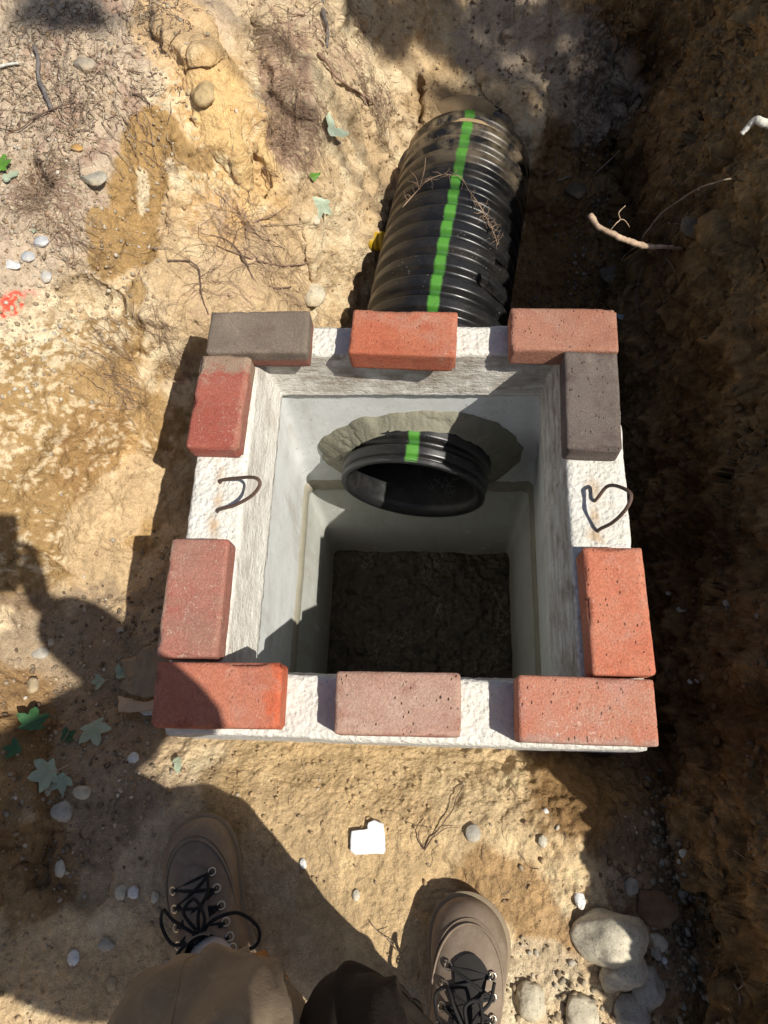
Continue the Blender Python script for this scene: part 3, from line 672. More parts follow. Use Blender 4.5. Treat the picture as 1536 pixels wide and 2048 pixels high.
# ------------------------------------------------------------------ stones
def ico(sub):
    bm=bmesh.new(); bmesh.ops.create_icosphere(bm,subdivisions=sub,radius=1); v=np.array([q.co[:] for q in bm.verts]); f=[tuple(a.index for a in q.verts) for q in bm.faces]; bm.free(); return v,f
IV4,IF4=ico(4); IV1,IF1=ico(1); IV2,IF2=ico(2)
STM={}
def stonemat(c):
    k=tuple(c)
    if k not in STM:
        t=NT('stone_%d'%len(STM),.85,.25); n=t.noise(30,6,.7); cc_=t.mix(t.mr(n,.3,.7),[q*.62 for q in c],[min(.9,q*1.25) for q in c])
        cc_=t.mix(t.mr(t.noise(8,3),.5,.65,0,.5),cc_,(.40,.29,.16)); cc_=t.mix(t.mr(t.noise(300,2),.58,.68,0,.5),cc_,(.12,.10,.08))
        STM[k]=t.done(cc_,t.bump(t.math('ADD',t.noise(60,6,.7),t.math('MULTIPLY',t.noise(300,3,.6),.4)),.7,.003)); STM[k].name='weathered_stone'
    return STM[k]
def stone(px,py,w,h,c,label,seed=0,ang=0,flat=.55,sink=.35,rock=.22,facet=3,name='stone',group=None,cat='stone',dz_=0,p=None):
    if p is None: p,n=hit(px,py)
    P=IV4.copy()
    if facet: # cut planes make it angular
        r_=np.random.default_rng(seed+5)
        for k in range(facet):
            n_=r_.normal(size=3); n_/=np.linalg.norm(n_); dd=(.62 if facet<5 else .50)+.2*r_.random(); e=P@n_; P=P-np.outer(np.maximum(0,e-dd)*.9,n_)
    P=P*(1+1.3*rock*fbm(P+seed*5.1,1.1,3,700+seed)+.05*fbm(P+seed*5.1,5,4,720+seed)-.05*np.maximum(0,fbm(P+seed*3.1,3.5,2,730+seed)-.2))[:,None]
    dist=float((Vector(p)-Vector(CAM)).dot(Vector(-RM[:,2]))); mpp=dist/FPX
    P=P*np.array([w*mpp/2,h*mpp/2,(w+h)*mpp/4*flat])
    a=math.radians(ang); P=P@np.array([[math.cos(a),math.sin(a),0],[-math.sin(a),math.cos(a),0],[0,0,1]])
    o=newobj(name,P,IF4,stonemat(c)); o.location=Vector(p)+Vector((0,0,(w+h)*mpp/4*flat*(1-2*sink)+dz_)); return tag(o,label,cat,group)
PALE=(.60,.55,.43); GRY=(.42,.39,.33); TAN=(.42,.33,.21); RED=(.20,.12,.07); WHT=(.74,.73,.70); DGR=(.24,.22,.19); WARM=(.56,.50,.37)
stone(1214,1868,150,108,(.64,.58,.44),'largest smooth rounded pale stone, right of the right boot',1,8,.80,.22,.16,3)
stone(1244,1938,100,72,PALE,'rounded pale stone half under the largest one, lit along one edge',2,32,.85,.2,.18,4)
stone(1292,1973,66,84,GRY,'grey stone in the shade below the rounded pile',3,-30,.6,.25,.14,3)
stone(1062,2000,62,72,WARM,'egg shaped pale stone near the bottom edge, just right of the right boot',4,20,.6,.3,.15)
stone(1160,2024,72,70,WARM,'pale stone with a shaded left side at the bottom edge, below the large rounded stone',5,-40,.6,.3,.15,3)
stone(1262,2034,70,90,GRY,'grey blocky stone at the bottom edge, right of the other rocks',6,10,.6,.3,.12,4)
stone(1313,1808,98,86,RED,'reddish brown earthy block above the pile of stones',7,-10,.5,.3,.14,6)
stone(1262,1775,28,40,GRY,'small grey upright stone left of the reddish block',8,-15,.6,.2,.15)
stone(1159,1798,20,34,WHT,'small white chip at the upper left of the large rounded stone',9,8,.4,.1,.15,4)
stone(1313,1883,44,32,PALE,'smooth pale pebble touching the right side of the large stone',10,-25,.5,.2,.1)
stone(1310,1905,28,26,GRY,'small grey cube-like stone under the smooth pale pebble',11,20,.7,.2,.12,5)
stone(1328,1921,13,13,WHT,'tiny white pebble below the grey cube-like stone',12,0,.6,.2,.12,3)
stone(1368,1708,22,18,PALE,'small pale pebble among the dark gravel on the right',13,-30,.5,.2,.12)
stone(1365,1785,20,22,GRY,'small grey pebble right of the reddish block',14,0,.5,.2,.12,3)
stone(1383,1895-100,16,14,DGR,'small dark pebble in the shade right of the reddish block',15,0,.5,.2,.12,3)
stone(946,1667,32,34,GRY,'round flat grey pebble in the sunny sand between the boots',16,0,.4,.35,.08)
stone(1085,1683,18,24,PALE,'pale pebble in the sunny sand near the edge of the shade',17,0,.5,.25,.12)
stone(1092,1622,12,12,WHT,'tiny white pebble in the sunny sand below the near brick',18,0,.5,.2,.12,3)
stone(607,1727,14,20,WHT,'small white pebble in the shade between the boots',19,20,.5,.2,.12)
stone(713,1790,16,22,PALE,'pale pebble by the shadow edge above the right boot',20,0,.5,.3,.12)
stone(270,1784,28,26,WHT,'bright white chip left of the left boot',21,20,.5,.2,.14,4)
stone(244,1784,26,28,PALE,'pale pebble touching the bright white chip',22,0,.5,.25,.12,2)
stone(311,1793,18,22,PALE,'pale pebble between the white chip and the left boot',23,0,.5,.25,.12,2)
stone(317,1824,14,18,TAN,'small tan pebble just left of the boot laces',24,0,.5,.25,.12,2)
stone(122,1737,22,36,PALE,'long pale pebble in the shade at the lower left',25,15,.5,.35,.12,2)
stone(148,1915,24,28,WHT,'white pebble on the edge of the sunlit patch at the lower left',26,10,.5,.3,.12,3)
stone(215,1888,36,26,GRY,'grey stone across the shadow edge at the lower left',27,5,.5,.3,.12,3)
stone(268,1985,34,38,TAN,'tan clod of earth beside the trouser leg',28,0,.5,.45,.15,3,name='earth_clod',cat='earth clod')
stone(224,1968,24,28,TAN,'smaller tan clod left of the one by the trouser leg',29,0,.5,.45,.15,3,name='earth_clod',cat='earth clod')
stone(268,1515,24,22,WHT,'bright white pebble below the near left corner of the basin',30,10,.6,.2,.1,3)
stone(66,1372,26,32,TAN,'tan pebble in the shade at the left edge, level with the brown paper',31,10,.5,.35,.12)
stone(80,1306,40,26,GRY,'grey half-buried stone left of the brown paper',32,0,.45,.45,.12,2)
stone(100,1285,24,16,WARM,'pale stone just above the grey half-buried one',33,0,.45,.35,.12,2)
stone(241,1260,18,14,GRY,'small grey pebble beside the shaded left wall of the basin',34,0,.5,.3,.12,2)
stone(165,1585,38,28,WARM,'brownish pebble right of the maple leaf stem',35,0,.5,.3,.12,2)
stone(125,1622,50,40,GRY,'grey stone under the lowest maple leaves',36,-20,.5,.35,.12,3)
stone(95,1582,20,22,WARM,'small pale stone under the maple leaf stem',37,0,.5,.3,.12,2)
stone(624,594,54,58,WARM,'pale squarish stone beside the far left brick',38,30,.55,.3,.12,4)
stone(630,441,22,24,WARM,'small pale stone just below the pointed maple leaf',39,20,.5,.3,.12,4)
stone(188,360,64,42,(.38,.35,.28),'flat sharp-edged grey stone on the left bank',40,-10,.35,.2,.06,7)
stone(172,134,46,40,(.38,.32,.24),'rounded brown-grey stone at the upper left',41,0,.5,.3,.12,4)
stone(155,299,26,18,(.50,.29,.10),'small orange-yellow stone on the left bank',42,-5,.5,.25,.1,3)
stone(28,530,34,22,WHT,'bright white chip of stone left of a grey one, above the red paint',43,-20,.4,.2,.12,5)
stone(20,533+2,20,12,WHT,'small white chip tucked under the bright white one',44,0,.4,.2,.12,4)
stone(58,515,30,26,(.45,.46,.46),'blue-grey stone beside the white chip above the red paint',45,0,.5,.25,.12,4)
stone(84,487,30,28,(.52,.53,.54),'pale bluish stone on the left bank above the white chips',46,30,.5,.25,.12,4)
stone(93,553,24,34,(.48,.47,.44),'upright grey stone wedged in the left bank, right of the red paint',47,25,.5,.3,.12,3)
stone(410,190,50,60,(.45,.33,.17),'crumbling tan lump at the top of the ochre bank',48,0,.6,.45,.2,3,name='earth_clod',cat='earth clod')
stone(1453,1216-10,18,16,WARM,'small pale stone in the dark soil right of the basin',49,0,.5,.25,.1)
stone(1363,1220,22,14,PALE,'pale flat pebble in the dark soil beside the lower right brick',50,0,.5,.25,.1)
stone(1337,1187,13,10,PALE,'tiny pale pebble above the flat one in the dark soil',51,0,.5,.25,.1)
stone(1380,1363,11,10,WHT,'left of two tiny white pebbles in the dark soil beside the near right corner',52,0,.5,.2,.1,3)
stone(1394,1361,12,11,WHT,'right of two tiny white pebbles in the dark soil beside the near right corner',53,0,.5,.2,.1,3)
stone(1243,633,24,20,(.40,.47,.50),'pale blue-grey stone showing beside the far right corner brick',54,0,.4,.2,.1,4)
stone(1222,550,44,50,(.17,.13,.09),'dark rounded stone on the trench floor behind the far right brick',55,10,.5,.3,.12)
stone(1380,455,40,50,(.22,.17,.11),'dark stone set in the right wall above the broken roots',56,10,.5,.4,.12,2)
stone(1150,385,44,40,(.15,.11,.07),'dark stone on the shaded trench floor right of the pipe',57,0,.5,.35,.12)
stone(885,2005-1420+30,1,1,PALE,'',58) if False else None
# ------------------------------------------------------------------ gravel, crumbs (nobody could count them)
g_inner=idx; area=np.ones(len(g_inner))
def scatter(name,label,n,wfun,rmin,rmax,cols,seed,base=(IV1,IF1),flat=.65,power=2.6):
    r_=np.random.default_rng(seed); pos=Pn[g_inner]; nn=N[g_inner]; w=wfun(pos); w=np.clip(w,0,None)*(pos[:,2]>-1.2); w/=w.sum()
    k=r_.choice(len(pos),n,p=w); p=pos[k]+r_.normal(size=(n,3))*.0012; nz=nn[k]
    rad=rmin+(rmax-rmin)*r_.random(n)**power
    shapes=[]
    for s in range(10):
        P=base[0].copy(); q=np.random.default_rng(s+seed)
        for _ in range(5):
            a=q.normal(size=3); a/=np.linalg.norm(a); P-=np.outer(np.maximum(0,P@a-(.55+.25*q.random())),a)
        P*=np.array([1,.65+.3*q.random(),flat]); P*=(1+.12*q.normal(size=len(P)))[:,None]; shapes.append(P)
    m=len(base[0]); Vv=np.empty((n,m,3)); Cc=np.empty((n,m,3)); sid=r_.integers(0,10,n); th=r_.random(n)*6.28
    ct,st2=np.cos(th),np.sin(th)
    for s in range(10):
        q=np.where(sid==s)[0]
        if not len(q): continue
        P=shapes[s][None]*rad[q][:,None,None]
        xx=P[...,0]*ct[q][:,None]-P[...,1]*st2[q][:,None]; yy=P[...,0]*st2[q][:,None]+P[...,1]*ct[q][:,None]
        nq=nz[q]; t1=np.cross(nq,[0,1,0]); t1/=np.linalg.norm(t1,axis=1)[:,None]; t2=np.cross(nq,t1)
        Vv[q]=p[q][:,None]+xx[...,None]*t1[:,None]+yy[...,None]*t2[:,None]+(P[...,2]+rad[q][:,None]*flat*.35)[...,None]*nq[:,None]
    cl=np.array(cols) if cols is not None else None
    if cols is None: base_c=col[k]*(.8+.45*r_.random(n))[:,None]
    else:
        base_c=cl[r_.integers(0,len(cl),n)]*(.7+.5*r_.random(n))[:,None]
    Cc[:]=base_c[:,None]
    ff=(np.array(base[1])[None]+(np.arange(n)*m)[:,None,None]).reshape(-1,3)
    me=bpy.data.meshes.new(name); me.vertices.add(n*m); me.vertices.foreach_set('co',Vv.astype(np.float32).ravel()); nf=len(ff)
    me.loops.add(nf*3); me.loops.foreach_set('vertex_index',ff.astype(np.int32).ravel()); me.polygons.add(nf)
    me.polygons.foreach_set('loop_start',np.arange(0,nf*3,3,dtype=np.int32)); me.polygons.foreach_set('loop_total',np.full(nf,3,np.int32)); me.update(calc_edges=True)
    at=me.attributes.new('Col','FLOAT_COLOR','POINT'); at.data.foreach_set('color',np.c_[Cc.reshape(-1,3),np.ones(n*m)].astype(np.float32).ravel())
    o=bpy.data.objects.new(name,me); C.objects.link(o); me.materials.append(GRAVM); return tag(o,label,kind='stuff')
t=NT('gravel',.9,.2); GRAVM=t.done(t.mix(t.mr(t.noise(260,3,.6),.3,.7,.0,.5),t.attr('Col','Color'),(.16,.12,.08)),t.bump(t.noise(300,3),.5,.001))
def outb(p): return ((p[:,0]<BX0-.012)|(p[:,0]>BX1+.012)|(p[:,1]<BY0-.012)|(p[:,1]>BY1+.012)).astype(float)
def wt(l,r): 
    P=pxs(l)
    return lambda p: (1-sst(.5,1.1,seg_dist(p,P)/r))
wa=wt([(60,420),(120,520),(60,640),(20,560)],.20); wb=wt([(60,150),(200,250),(120,330),(200,120)],.22); wc=wt([(180,1300),(120,1400),(200,1560),(130,1640)],.16)
wd=wt([(1290,1700),(1340,1650),(1290,1760),(1330,1900),(1200,2020)],.10); we=wt([(1000,1960),(1080,1980),(980,2040),(1120,2040)],.08)
wf=wt([(300,1200),(300,1280),(330,1100)],.07); wg=wt([(40,1960),(160,2000),(250,2030)],.12); wh=wt([(1130,440),(1180,520),(1120,560)],.14); wi=wt([(1060,120),(1180,180),(1000,60)],.16)
stn=[(.46,.38,.27),(.54,.46,.33),(.38,.29,.19),(.34,.26,.18),(.58,.52,.42),(.42,.32,.20),(.40,.26,.15)]
dkn=[(.17,.13,.09),(.24,.19,.13),(.13,.09,.06),(.32,.28,.22),(.20,.14,.08)]
scatter('gravel','mixed pale gravel lying on the left bank and along the trench edges',6200,lambda p:outb(p)*(1.6*wa(p)+1.1*wb(p)+.9*wc(p)+.25*wf(p)+.25*wg(p)+.12*(p[:,0]<.35)*(.3+np.maximum(0,fbm(p,4,2,33)))),.0013,.0068,stn,1,power=3.2)
scatter('gravel','dark gravel lying in the shaded trench and round the stones',3600,lambda p:outb(p)*(1.5*wd(p)+.8*wf(p)+.8*wh(p)+1.1*wc(p)+.5*wi(p)+.12*(p[:,0]>.40)),.0018,.0085,dkn,2)
scatter('gravel','dense grit between the stones by the right boot',420,lambda p:outb(p)*(we(p)+.5*wd(p)),.0018,.010,[(.40,.34,.25),(.36,.28,.18),(.5,.45,.36)],3)
scatter('soil_crumbs','crumbs of dry soil scattered over the sand and banks',22000,lambda p:outb(p)*(.10+2.6*np.maximum(0,fbm(p,6,3,44)-.02)**1.3+1.0*sst(.45,.9,p[:,1])*sst(-.3,-.1,p[:,0])),.0011,.0065,None,4,power=3.2)
# ------------------------------------------------------------------ surface lookup for roots
def zs(x,y):
    i=np.clip(np.searchsorted(ax,x),0,nx-1); j=np.clip(np.searchsorted(ay,y),0,ny-1); return Pn[j*nx+i],N[j*nx+i]
def fibres(name,label,spots,n,lmin,lmax,r0,cols,seed,lift=.006,curl=.9):
    r_=np.random.default_rng(seed); Vv=[];Ff=[];Cl=[]; b=0; SP=[(hit0(*s[:2]),s[2],s[3] if len(s)>3 else 1) for s in spots]; pw_=np.array([s[2] for s in SP],float); pw_/=pw_.sum()
    for k in range(n):
        c0,rad,_=SP[r_.choice(len(SP),p=pw_)]; q=c0[:2]+r_.normal(size=2)*rad*.5; a=r_.random()*6.28; L=lmin+(lmax-lmin)*r_.random()**2; m=7; st_=L/m; rr_=r0*(.5+r_.random()); lf=lift*r_.random()
        pts=[]
        for i in range(m+1):
            P_,n_=zs(q[0],q[1]); pts.append(P_+n_*(lf*math.sin(math.pi*(i+.5)/(m+1))*1.6+rr_*.4)); a+=r_.normal()*curl*.5; q=q+st_*np.array([math.cos(a),math.sin(a)])
        cl=np.array(cols[r_.integers(0,len(cols))])*(.7+.6*r_.random())
        for i in range(m+1):
            t_=pts[min(i+1,m)]-pts[max(i-1,0)]; t_/=np.linalg.norm(t_)+1e-9; u=np.cross(t_,[.1,.3,1]); u/=np.linalg.norm(u)+1e-9; w2=np.cross(t_,u); r1=rr_*(1-.6*i/m)
            for s in range(3): Vv.append(pts[i]+r1*(math.cos(s*2.094)*u+math.sin(s*2.094)*w2)); Cl.append((*cl,1))
        for i in range(m):
            for s in range(3): Ff.append((b+i*3+s,b+i*3+(s+1)%3,b+(i+1)*3+(s+1)%3,b+(i+1)*3+s))
        b+=3*(m+1)
    o=newobj(name,Vv,Ff,GRAVM); set_attr(o,'Col',Cl,'FLOAT_COLOR'); return tag(o,label,kind='stuff')
rb=[(.36,.25,.17),(.27,.17,.115),(.44,.32,.22)]; pb=[(.50,.40,.28),(.40,.30,.20),(.30,.21,.14)]
scatter('soil_crumbs','dark clods and crumbs clinging to the right trench wall',9000,lambda p:outb(p)*sst(.42,.56,p[:,0])*(.3+np.maximum(0,fbm(p,9,2,55))),.0018,.012,None,6,power=2.6)
fibres('rootlets','reddish brown mat of fine rootlets at the top of the sandy slope',[(560,120,.05),(585,200,.05),(590,260,.055),(570,290,.04)],700,.02,.09,.0005,rb,11,.012)
fibres('rootlets','dark tangle of fine roots hanging in the bank above the pipe',[(735,190,.04),(760,180,.04),(630,40,.07),(700,20,.05)],300,.02,.08,.0007,rb,12,.012)
fibres('rootlets','dark brown tuft of rootlets on the left bank below the green leaf',[(70,380,.05),(100,350,.05),(130,460,.05),(90,410,.045)],460,.02,.07,.0005,rb,13,.012)
fibres('rootlets','network of thin roots over the sandy slope beside the pipe',[(420,560,.08),(500,500,.08),(440,450,.08),(560,640-60,.05),(480,420,.06)],230,.04,.16,.0006,rb,14,.012,.5)
fibres('rootlets','dry rootlets bunched on the left wall beside the basin shadow',[(225,690,.03),(225,780,.04),(250,800,.04),(210,740,.03),(340,690,.03)],220,.02,.07,.0005,rb,15,.008)
fibres('plant_litter','dry needles, bark and straw strewn over the topsoil at the upper left',[(60,120,.12),(150,60,.12),(60,220,.12),(230,170,.10),(150,250,.10),(320,40,.08)],1500,.008,.04,.0009,[(.46,.36,.24),(.26,.18,.13),(.18,.12,.09),(.55,.46,.33),(.34,.22,.15)],16,.006,.35)
fibres('rootlets','thin pale roots hanging down the shaded right wall',[(1330,520,.10),(1290,640,.08),(1400,580,.08),(1380,730,.06),(1200,330,.10),(1330,400,.10),(1480,1000,.10),(1440,180,.12)],150,.04,.16,.0006,[(.34,.26,.18),(.24,.17,.11)],17,.02,.5)
fibres('plant_litter','bits of straw and grit over the sunny sand and trench floor',[(800,1600,.2),(1000,1680,.15),(500,1600,.15),(200,1500,.2),(300,1800,.2),(100,1950,.15),(240,1100,.1),(1350,1300,.12),(1400,1700,.12)],170,.008,.05,.0006,pb,18,.003,.5)
# ------------------------------------------------------------------ bigger roots and sticks
def wood(name,c,r=.85): 
    t=NT(name,r,.2); v=t.map((1,1,.2)); n=t.noise(70,5,.65); cc_=t.mix(t.mr(n,.3,.7),[q*.55 for q in c],[min(.8,q*1.3) for q in c]); return t.done(cc_,t.bump(t.noise(260,4,.7),.7,.0015))
RW=wood('root_bark',(.30,.20,.14)); RP=wood('pale_root',(.50,.36,.25)); RD=wood('dark_root',(.15,.10,.075)); RGy=wood('grey_stick',(.17,.15,.14)); RWh=wood('broken_root_wood',(.75,.68,.55))
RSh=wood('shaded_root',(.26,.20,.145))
def root(name,label,cat,mat,pts,r0,r1,branches=(),lifts=None,seed=0,group=None,mats=None):
    """pts: (px,py,lift)"""
    m=MB(); r_=np.random.default_rng(seed)
    def path(pts,r0,r1):
        P=[hp(p[0],p[1],(p[2] if len(p)>2 else .004)) for p in pts]; Q=np.array(spline(P,7)); Q+=(vn(Q*60,seed)*min(r0*.8,.002))[:,None]*np.array([1,.6,.8]); n_=len(Q)
        rad=[(r0+(r1-r0)*i/(n_-1))*(1+.18*vn(np.array([[i*.9,seed,0]]),3)[0]) for i in range(n_)]; m.tube(Q,rad,7)
    path(pts,r0,r1)
    for b in branches: path(b[0],b[1],b[2])
    return tag(m.build(name,mat),label,cat,group)
root('broken_root','thick pale broken root sticking out of the right trench wall, lit at its tip','root',RP,[(1181,429,'.09'),(1205,460,'.085'),(1232,472,'.08'),(1262,482,'.07'),(1286,492,'.05')],.0052,.0062,[([(1286,492,'.05'),(1330,494,'.02'),(1370,498,.05),(1412,500,.0)],.0050,.003),([(1218,463,'.083'),(1232,447,'.10'),(1241,438,'.10'),(1238,425,'.11'),(1250,412,'.11')],.0012,.0007),([(1241,438,'.10'),(1250,440,'.10'),(1259,454,'.09')],.0010,.0006),
  ([(1290,494,'.05'),(1310,505,.08),(1335,520,.05),(1350,545,.03),(1348,580,.03),(1335,610,.02),(1300,625,.02)],.0016,.0007),([(1300,495,'.04'),(1322,508,.07),(1345,498,.05),(1350,530,.03)],.0012,.0006),([(1284,490,'.05'),(1262,500,.09),(1243,520,.06),(1250,530,.05)],.0018,.0010)],seed=1)
root('long_root','long thin arching pale root curving in front of the right trench wall','root',RSh,[(1500,370,.0),(1492,366,.02),(1465,358,'.21'),(1430,366,'.21'),(1395,378,'.18'),(1360,400,'.13'),(1325,425,'.06'),(1300,455,'.02'),(1285,480,'-.02'),(1288,520,.08),(1278,560,.07),(1272,590,.06),(1276,620,.05),(1278,690,.04)],.0014,.0017,[([(1395,378,'.18'),(1415,392,.06),(1440,380,.02)],.0013,.0008),([(1360,400,'.13'),(1395,396,.09),(1420,392,.07)],.0014,.0008)],seed=2)
root('root_stub','short pale hooked root low on the right wall beside the far right brick','root',RSh,[(1308,738,.03),(1325,712,.03),(1340,698,.03),(1366,697,.01)],.0020,.0012,seed=3)
root('broken_root','bright split root end sticking out at the upper right edge','root',RWh,[(1483,268,'.29'),(1498,252,'.30'),(1510,240,'.31'),(1530,244,'.31'),(1560,256,'.29')],.0035,.0075,seed=4)
root('broken_root','thin straight twig below the bright split root at the right edge','root',RSh,[(1497,322,.06),(1515,300,.06),(1540,280,.03)],.0010,.0012,seed=5)
root('broken_root','torn root end in the sunlit patch at the upper right corner','root',RP,[(1492,108,.05),(1508,104,.06),(1522,112,.03)],.004,.003,seed=6)
root('bank_root','curved brown root looping over the sand above the pipe','root',RW,[(632,108,.004),(650,122,.012),(680,160,.014),(705,178,.014),(730,198,.008),(750,212,.002)],.0045,.0025,[([(690,168,.012),(720,190,.010),(735,222,.004)],.0022,.0015),([(650,122,.01),(662,150,.006),(668,190,.002)],.002,.0012)],seed=7)
root('bank_root','long thin root crossing the slope towards the shaded trench','root',RW,[(500,518,.006),(540,528,.014),(590,530,.016),(640,518,.014),(672,505,.008)],.0022,.0016,[([(500,518,.006),(470,508,.006),(430,490,.004)],.0015,.0010)],seed=8)
root('bank_root','dark curved root ending above the far left brick','root',RD,[(472,496,.004),(490,520,.012),(510,560,.014),(545,576,.014),(577,574,.008)],.0026,.0022,[([(472,496,.004),(450,480,.003),(425,470,.002)],.0014,.0009)],seed=9)
root('bank_root','forked dark root spreading from a knot on the left slope','root',RD,[(335,524,.004),(375,526,.008),(395,545,.008),(402,590,.006),(415,630,.004)],.0020,.0012,seed=10)
root('bank_root','fine brown root rising across the slope left of the pipe','root',RW,[(490,460,.006),(520,440,.012),(545,425,.012),(572,410,.006)],.0018,.0010,[([(495,455,.008),(560,447,.010),(612,448,.006)],.0014,.0008),([(495,455,.008),(530,475,.01),(566,498,.006)],.0018,.0010)],seed=11)
root('bank_root','thin dark root slanting up the slope beside the green leaf','root',RD,[(528,332,.004),(540,360,.008),(552,388,.004)],.0013,.0009,[([(528,332,.004),(550,348,.006),(570,362,.003)],.0010,.0007)],seed=12)
root('bank_root','grey buried root running straight down from the top edge','root',RGy,[(640,-10,.003),(648,30,.008),(652,60,.008),(652,95,.002)],.006,.004,seed=13)
root('stick','dark grey bent stick lying on the topsoil at the upper left','stick',RGy,[(74,96,.008),(79,130,.010),(84,165,.010),(95,195,.010),(107,226,.006)],.0035,.0048,seed=14)
root('stick','thin straw stalk standing beside the dark stick','stick',RP,[(116,196,.014),(118,220,.010),(121,242,.004)],.0009,.0008,seed=15)
root('stick','thin dark twig crossing below the bent stick','stick',RD,[(4,262,.006),(40,266,.010),(75,240,.010),(104,228,.010),(156,206,.008)],.0012,.0016,seed=16)
root('bark_strip','pale strip of bark at the left edge near the top','bark',RWh,[(-6,142,.008),(15,138,.010),(42,128,.008)],.004,.0025,seed=17)
root('stick','short dark curved twig in the pale sand at the top of the streaked wall','stick',RD,[(262,187,.005),(280,198,.010),(300,212,.006)],.0022,.0016,seed=18)
root('twig','forked thin twig lying on the sunny sand between basin and boots','twig',RD,[(850,1700,.003),(862,1680,.006),(885,1650,.007),(905,1625,.007),(915,1600,.006),(930,1570,.003)],.0013,.0009,[([(850,1700,.003),(838,1672,.006),(852,1640,.005)],.0010,.0006),([(866,1676,.006),(890,1660,.008),(920,1655,.004)],.0009,.0005)],seed=19)
root('twig','fine branched twig on the shaded wall at the bottom right','twig',RSh,[(1468,2032,.03),(1478,2010,.04),(1476,1980,.04),(1462,1958,.03),(1448,1940,.02)],.0016,.0009,[([(1476,1980,.04),(1486,1965,.04),(1470,1925,.03)],.0010,.0006),([(1478,2005,.04),(1455,2010,.03)],.0009,.0005)],seed=20)
root('twig','short dry twig caught on the ground between the boots','twig',RSh,[(740,1842,.004),(760,1865,.012),(790,1884,.006)],.0008,.0006,[([(775,1875,.01),(800,1905,.004),(815,1890,.006)],.0008,.0006),([(765,1868,.012),(780,1856,.006)],.0007,.0005)],seed=21)
root('trench_root','thin dark root at the foot of the far right trench corner','root',RSh,[(1075,352,.02),(1100,345,.02),(1112,330,.03),(1112,300,.03)],.0020,.0010,seed=22)
root('trench_root','slanting root in the dark hollow of the right wall','root',RSh,[(1190,348,.02),(1215,325,.04),(1240,300,.05)],.0030,.0014,seed=23)
root('trench_root','flat root lying near the trench floor behind the pipe','root',RSh,[(1112,362,.01),(1135,355,.02),(1158,356,.01)],.004,.002,seed=24)
root('trench_root','pair of hair-thin roots low on the right wall','root',RSh,[(1294,624,.03),(1315,618,.03),(1335,614,.03),(1345,600,.02)],.0011,.0008,[([(1305,635,.03),(1330,637,.03),(1352,634,.02)],.0009,.0006)],seed=25)
# root twig lying over the pipe
def onpipe(s,a,l=.004):
    c=pcen(s); t_,u,w_=pfr(s); r=.1835+l; return c+r*(math.sin(a)*u+math.cos(a)*w_)
m=MB()
pth=[onpipe(.68,-.75,.004),onpipe(.715,-.5,.006),onpipe(.728,-.38,.012),onpipe(.75,-.22,.004),onpipe(.738,-.08,.014),onpipe(.742,.05,.006),onpipe(.70,.2,.010),onpipe(.66,.42,.008),onpipe(.625,.62,.004),onpipe(.60,.75,.002)]
Q=spline(pth,8); m.tube(Q,[.0011+.0004*math.sin(i*.5) for i in range(len(Q))],6); r_=np.random.default_rng(5)
for k in range(70):
    i=int(len(Q)*(r_.random() if k<30 else (.72+.28*r_.random()))) ; i=min(i,len(Q)-1); q=np.array(Q[i]); pp=[q]; dirn=r_.normal(size=3)*np.array([1,1,.35]); dirn/=np.linalg.norm(dirn)
    for j in range(5): dirn=dirn+r_.normal(size=3)*.45; dirn/=np.linalg.norm(dirn); q=q+dirn*.006; q[2]=max(q[2],Q[i][2]-.012); pp.append(q)
    m.tube(pp,[.0006*(1-.12*j) for j in range(6)],4)
for (s,a) in ((.70,-.62),(.735,-.62),(.76,-.42),(.69,-.55)):
    q=onpipe(.715,-.5); e_=onpipe(s+.03,a,.03); m.tube(spline([q,(q+e_)/2+[.004,.003,.004],e_],5),.0007,4)
tag(m.build('root_twig',wood('twig_bark',(.36,.25,.17))),'brown hairy root twig lying across the corrugated pipe','twig')
# ------------------------------------------------------------------ leaves
def leafmat(name,c,rgh=.6): 
    t=NT(name,rgh,.4); n=t.noise(25,4,.6); cc_=t.mix(t.mr(n,.3,.7),[q*.75 for q in c],[min(.9,q*1.25) for q in c])
    s=t.n.new('ShaderNodeSeparateXYZ'); t.l.new(t.tc.outputs['Object'],s.inputs[0]); an=t.math('ARCTAN2',s.outputs['X'],s.outputs['Y']); ve=t.math('ABSOLUTE',t.math('SINE',t.math('MULTIPLY',an,2.5)))
    cc_=t.mix(t.mr(ve,.10,.0,0,.35),cc_,[min(.9,q*1.5) for q in c]); t.b.inputs['Transmission Weight'].default_value=0
    return t.done(cc_,t.bump(t.math('ADD',t.noise(120,3),ve),.3,.001))
LP=leafmat('pale_leaf_underside',(.36,.42,.30)); LG=leafmat('green_leaf',(.10,.24,.03),.45); LDk=leafmat('dark_green_leaf',(.035,.10,.035),.45); LT=leafmat('grey_green_leaf',(.31,.36,.25))
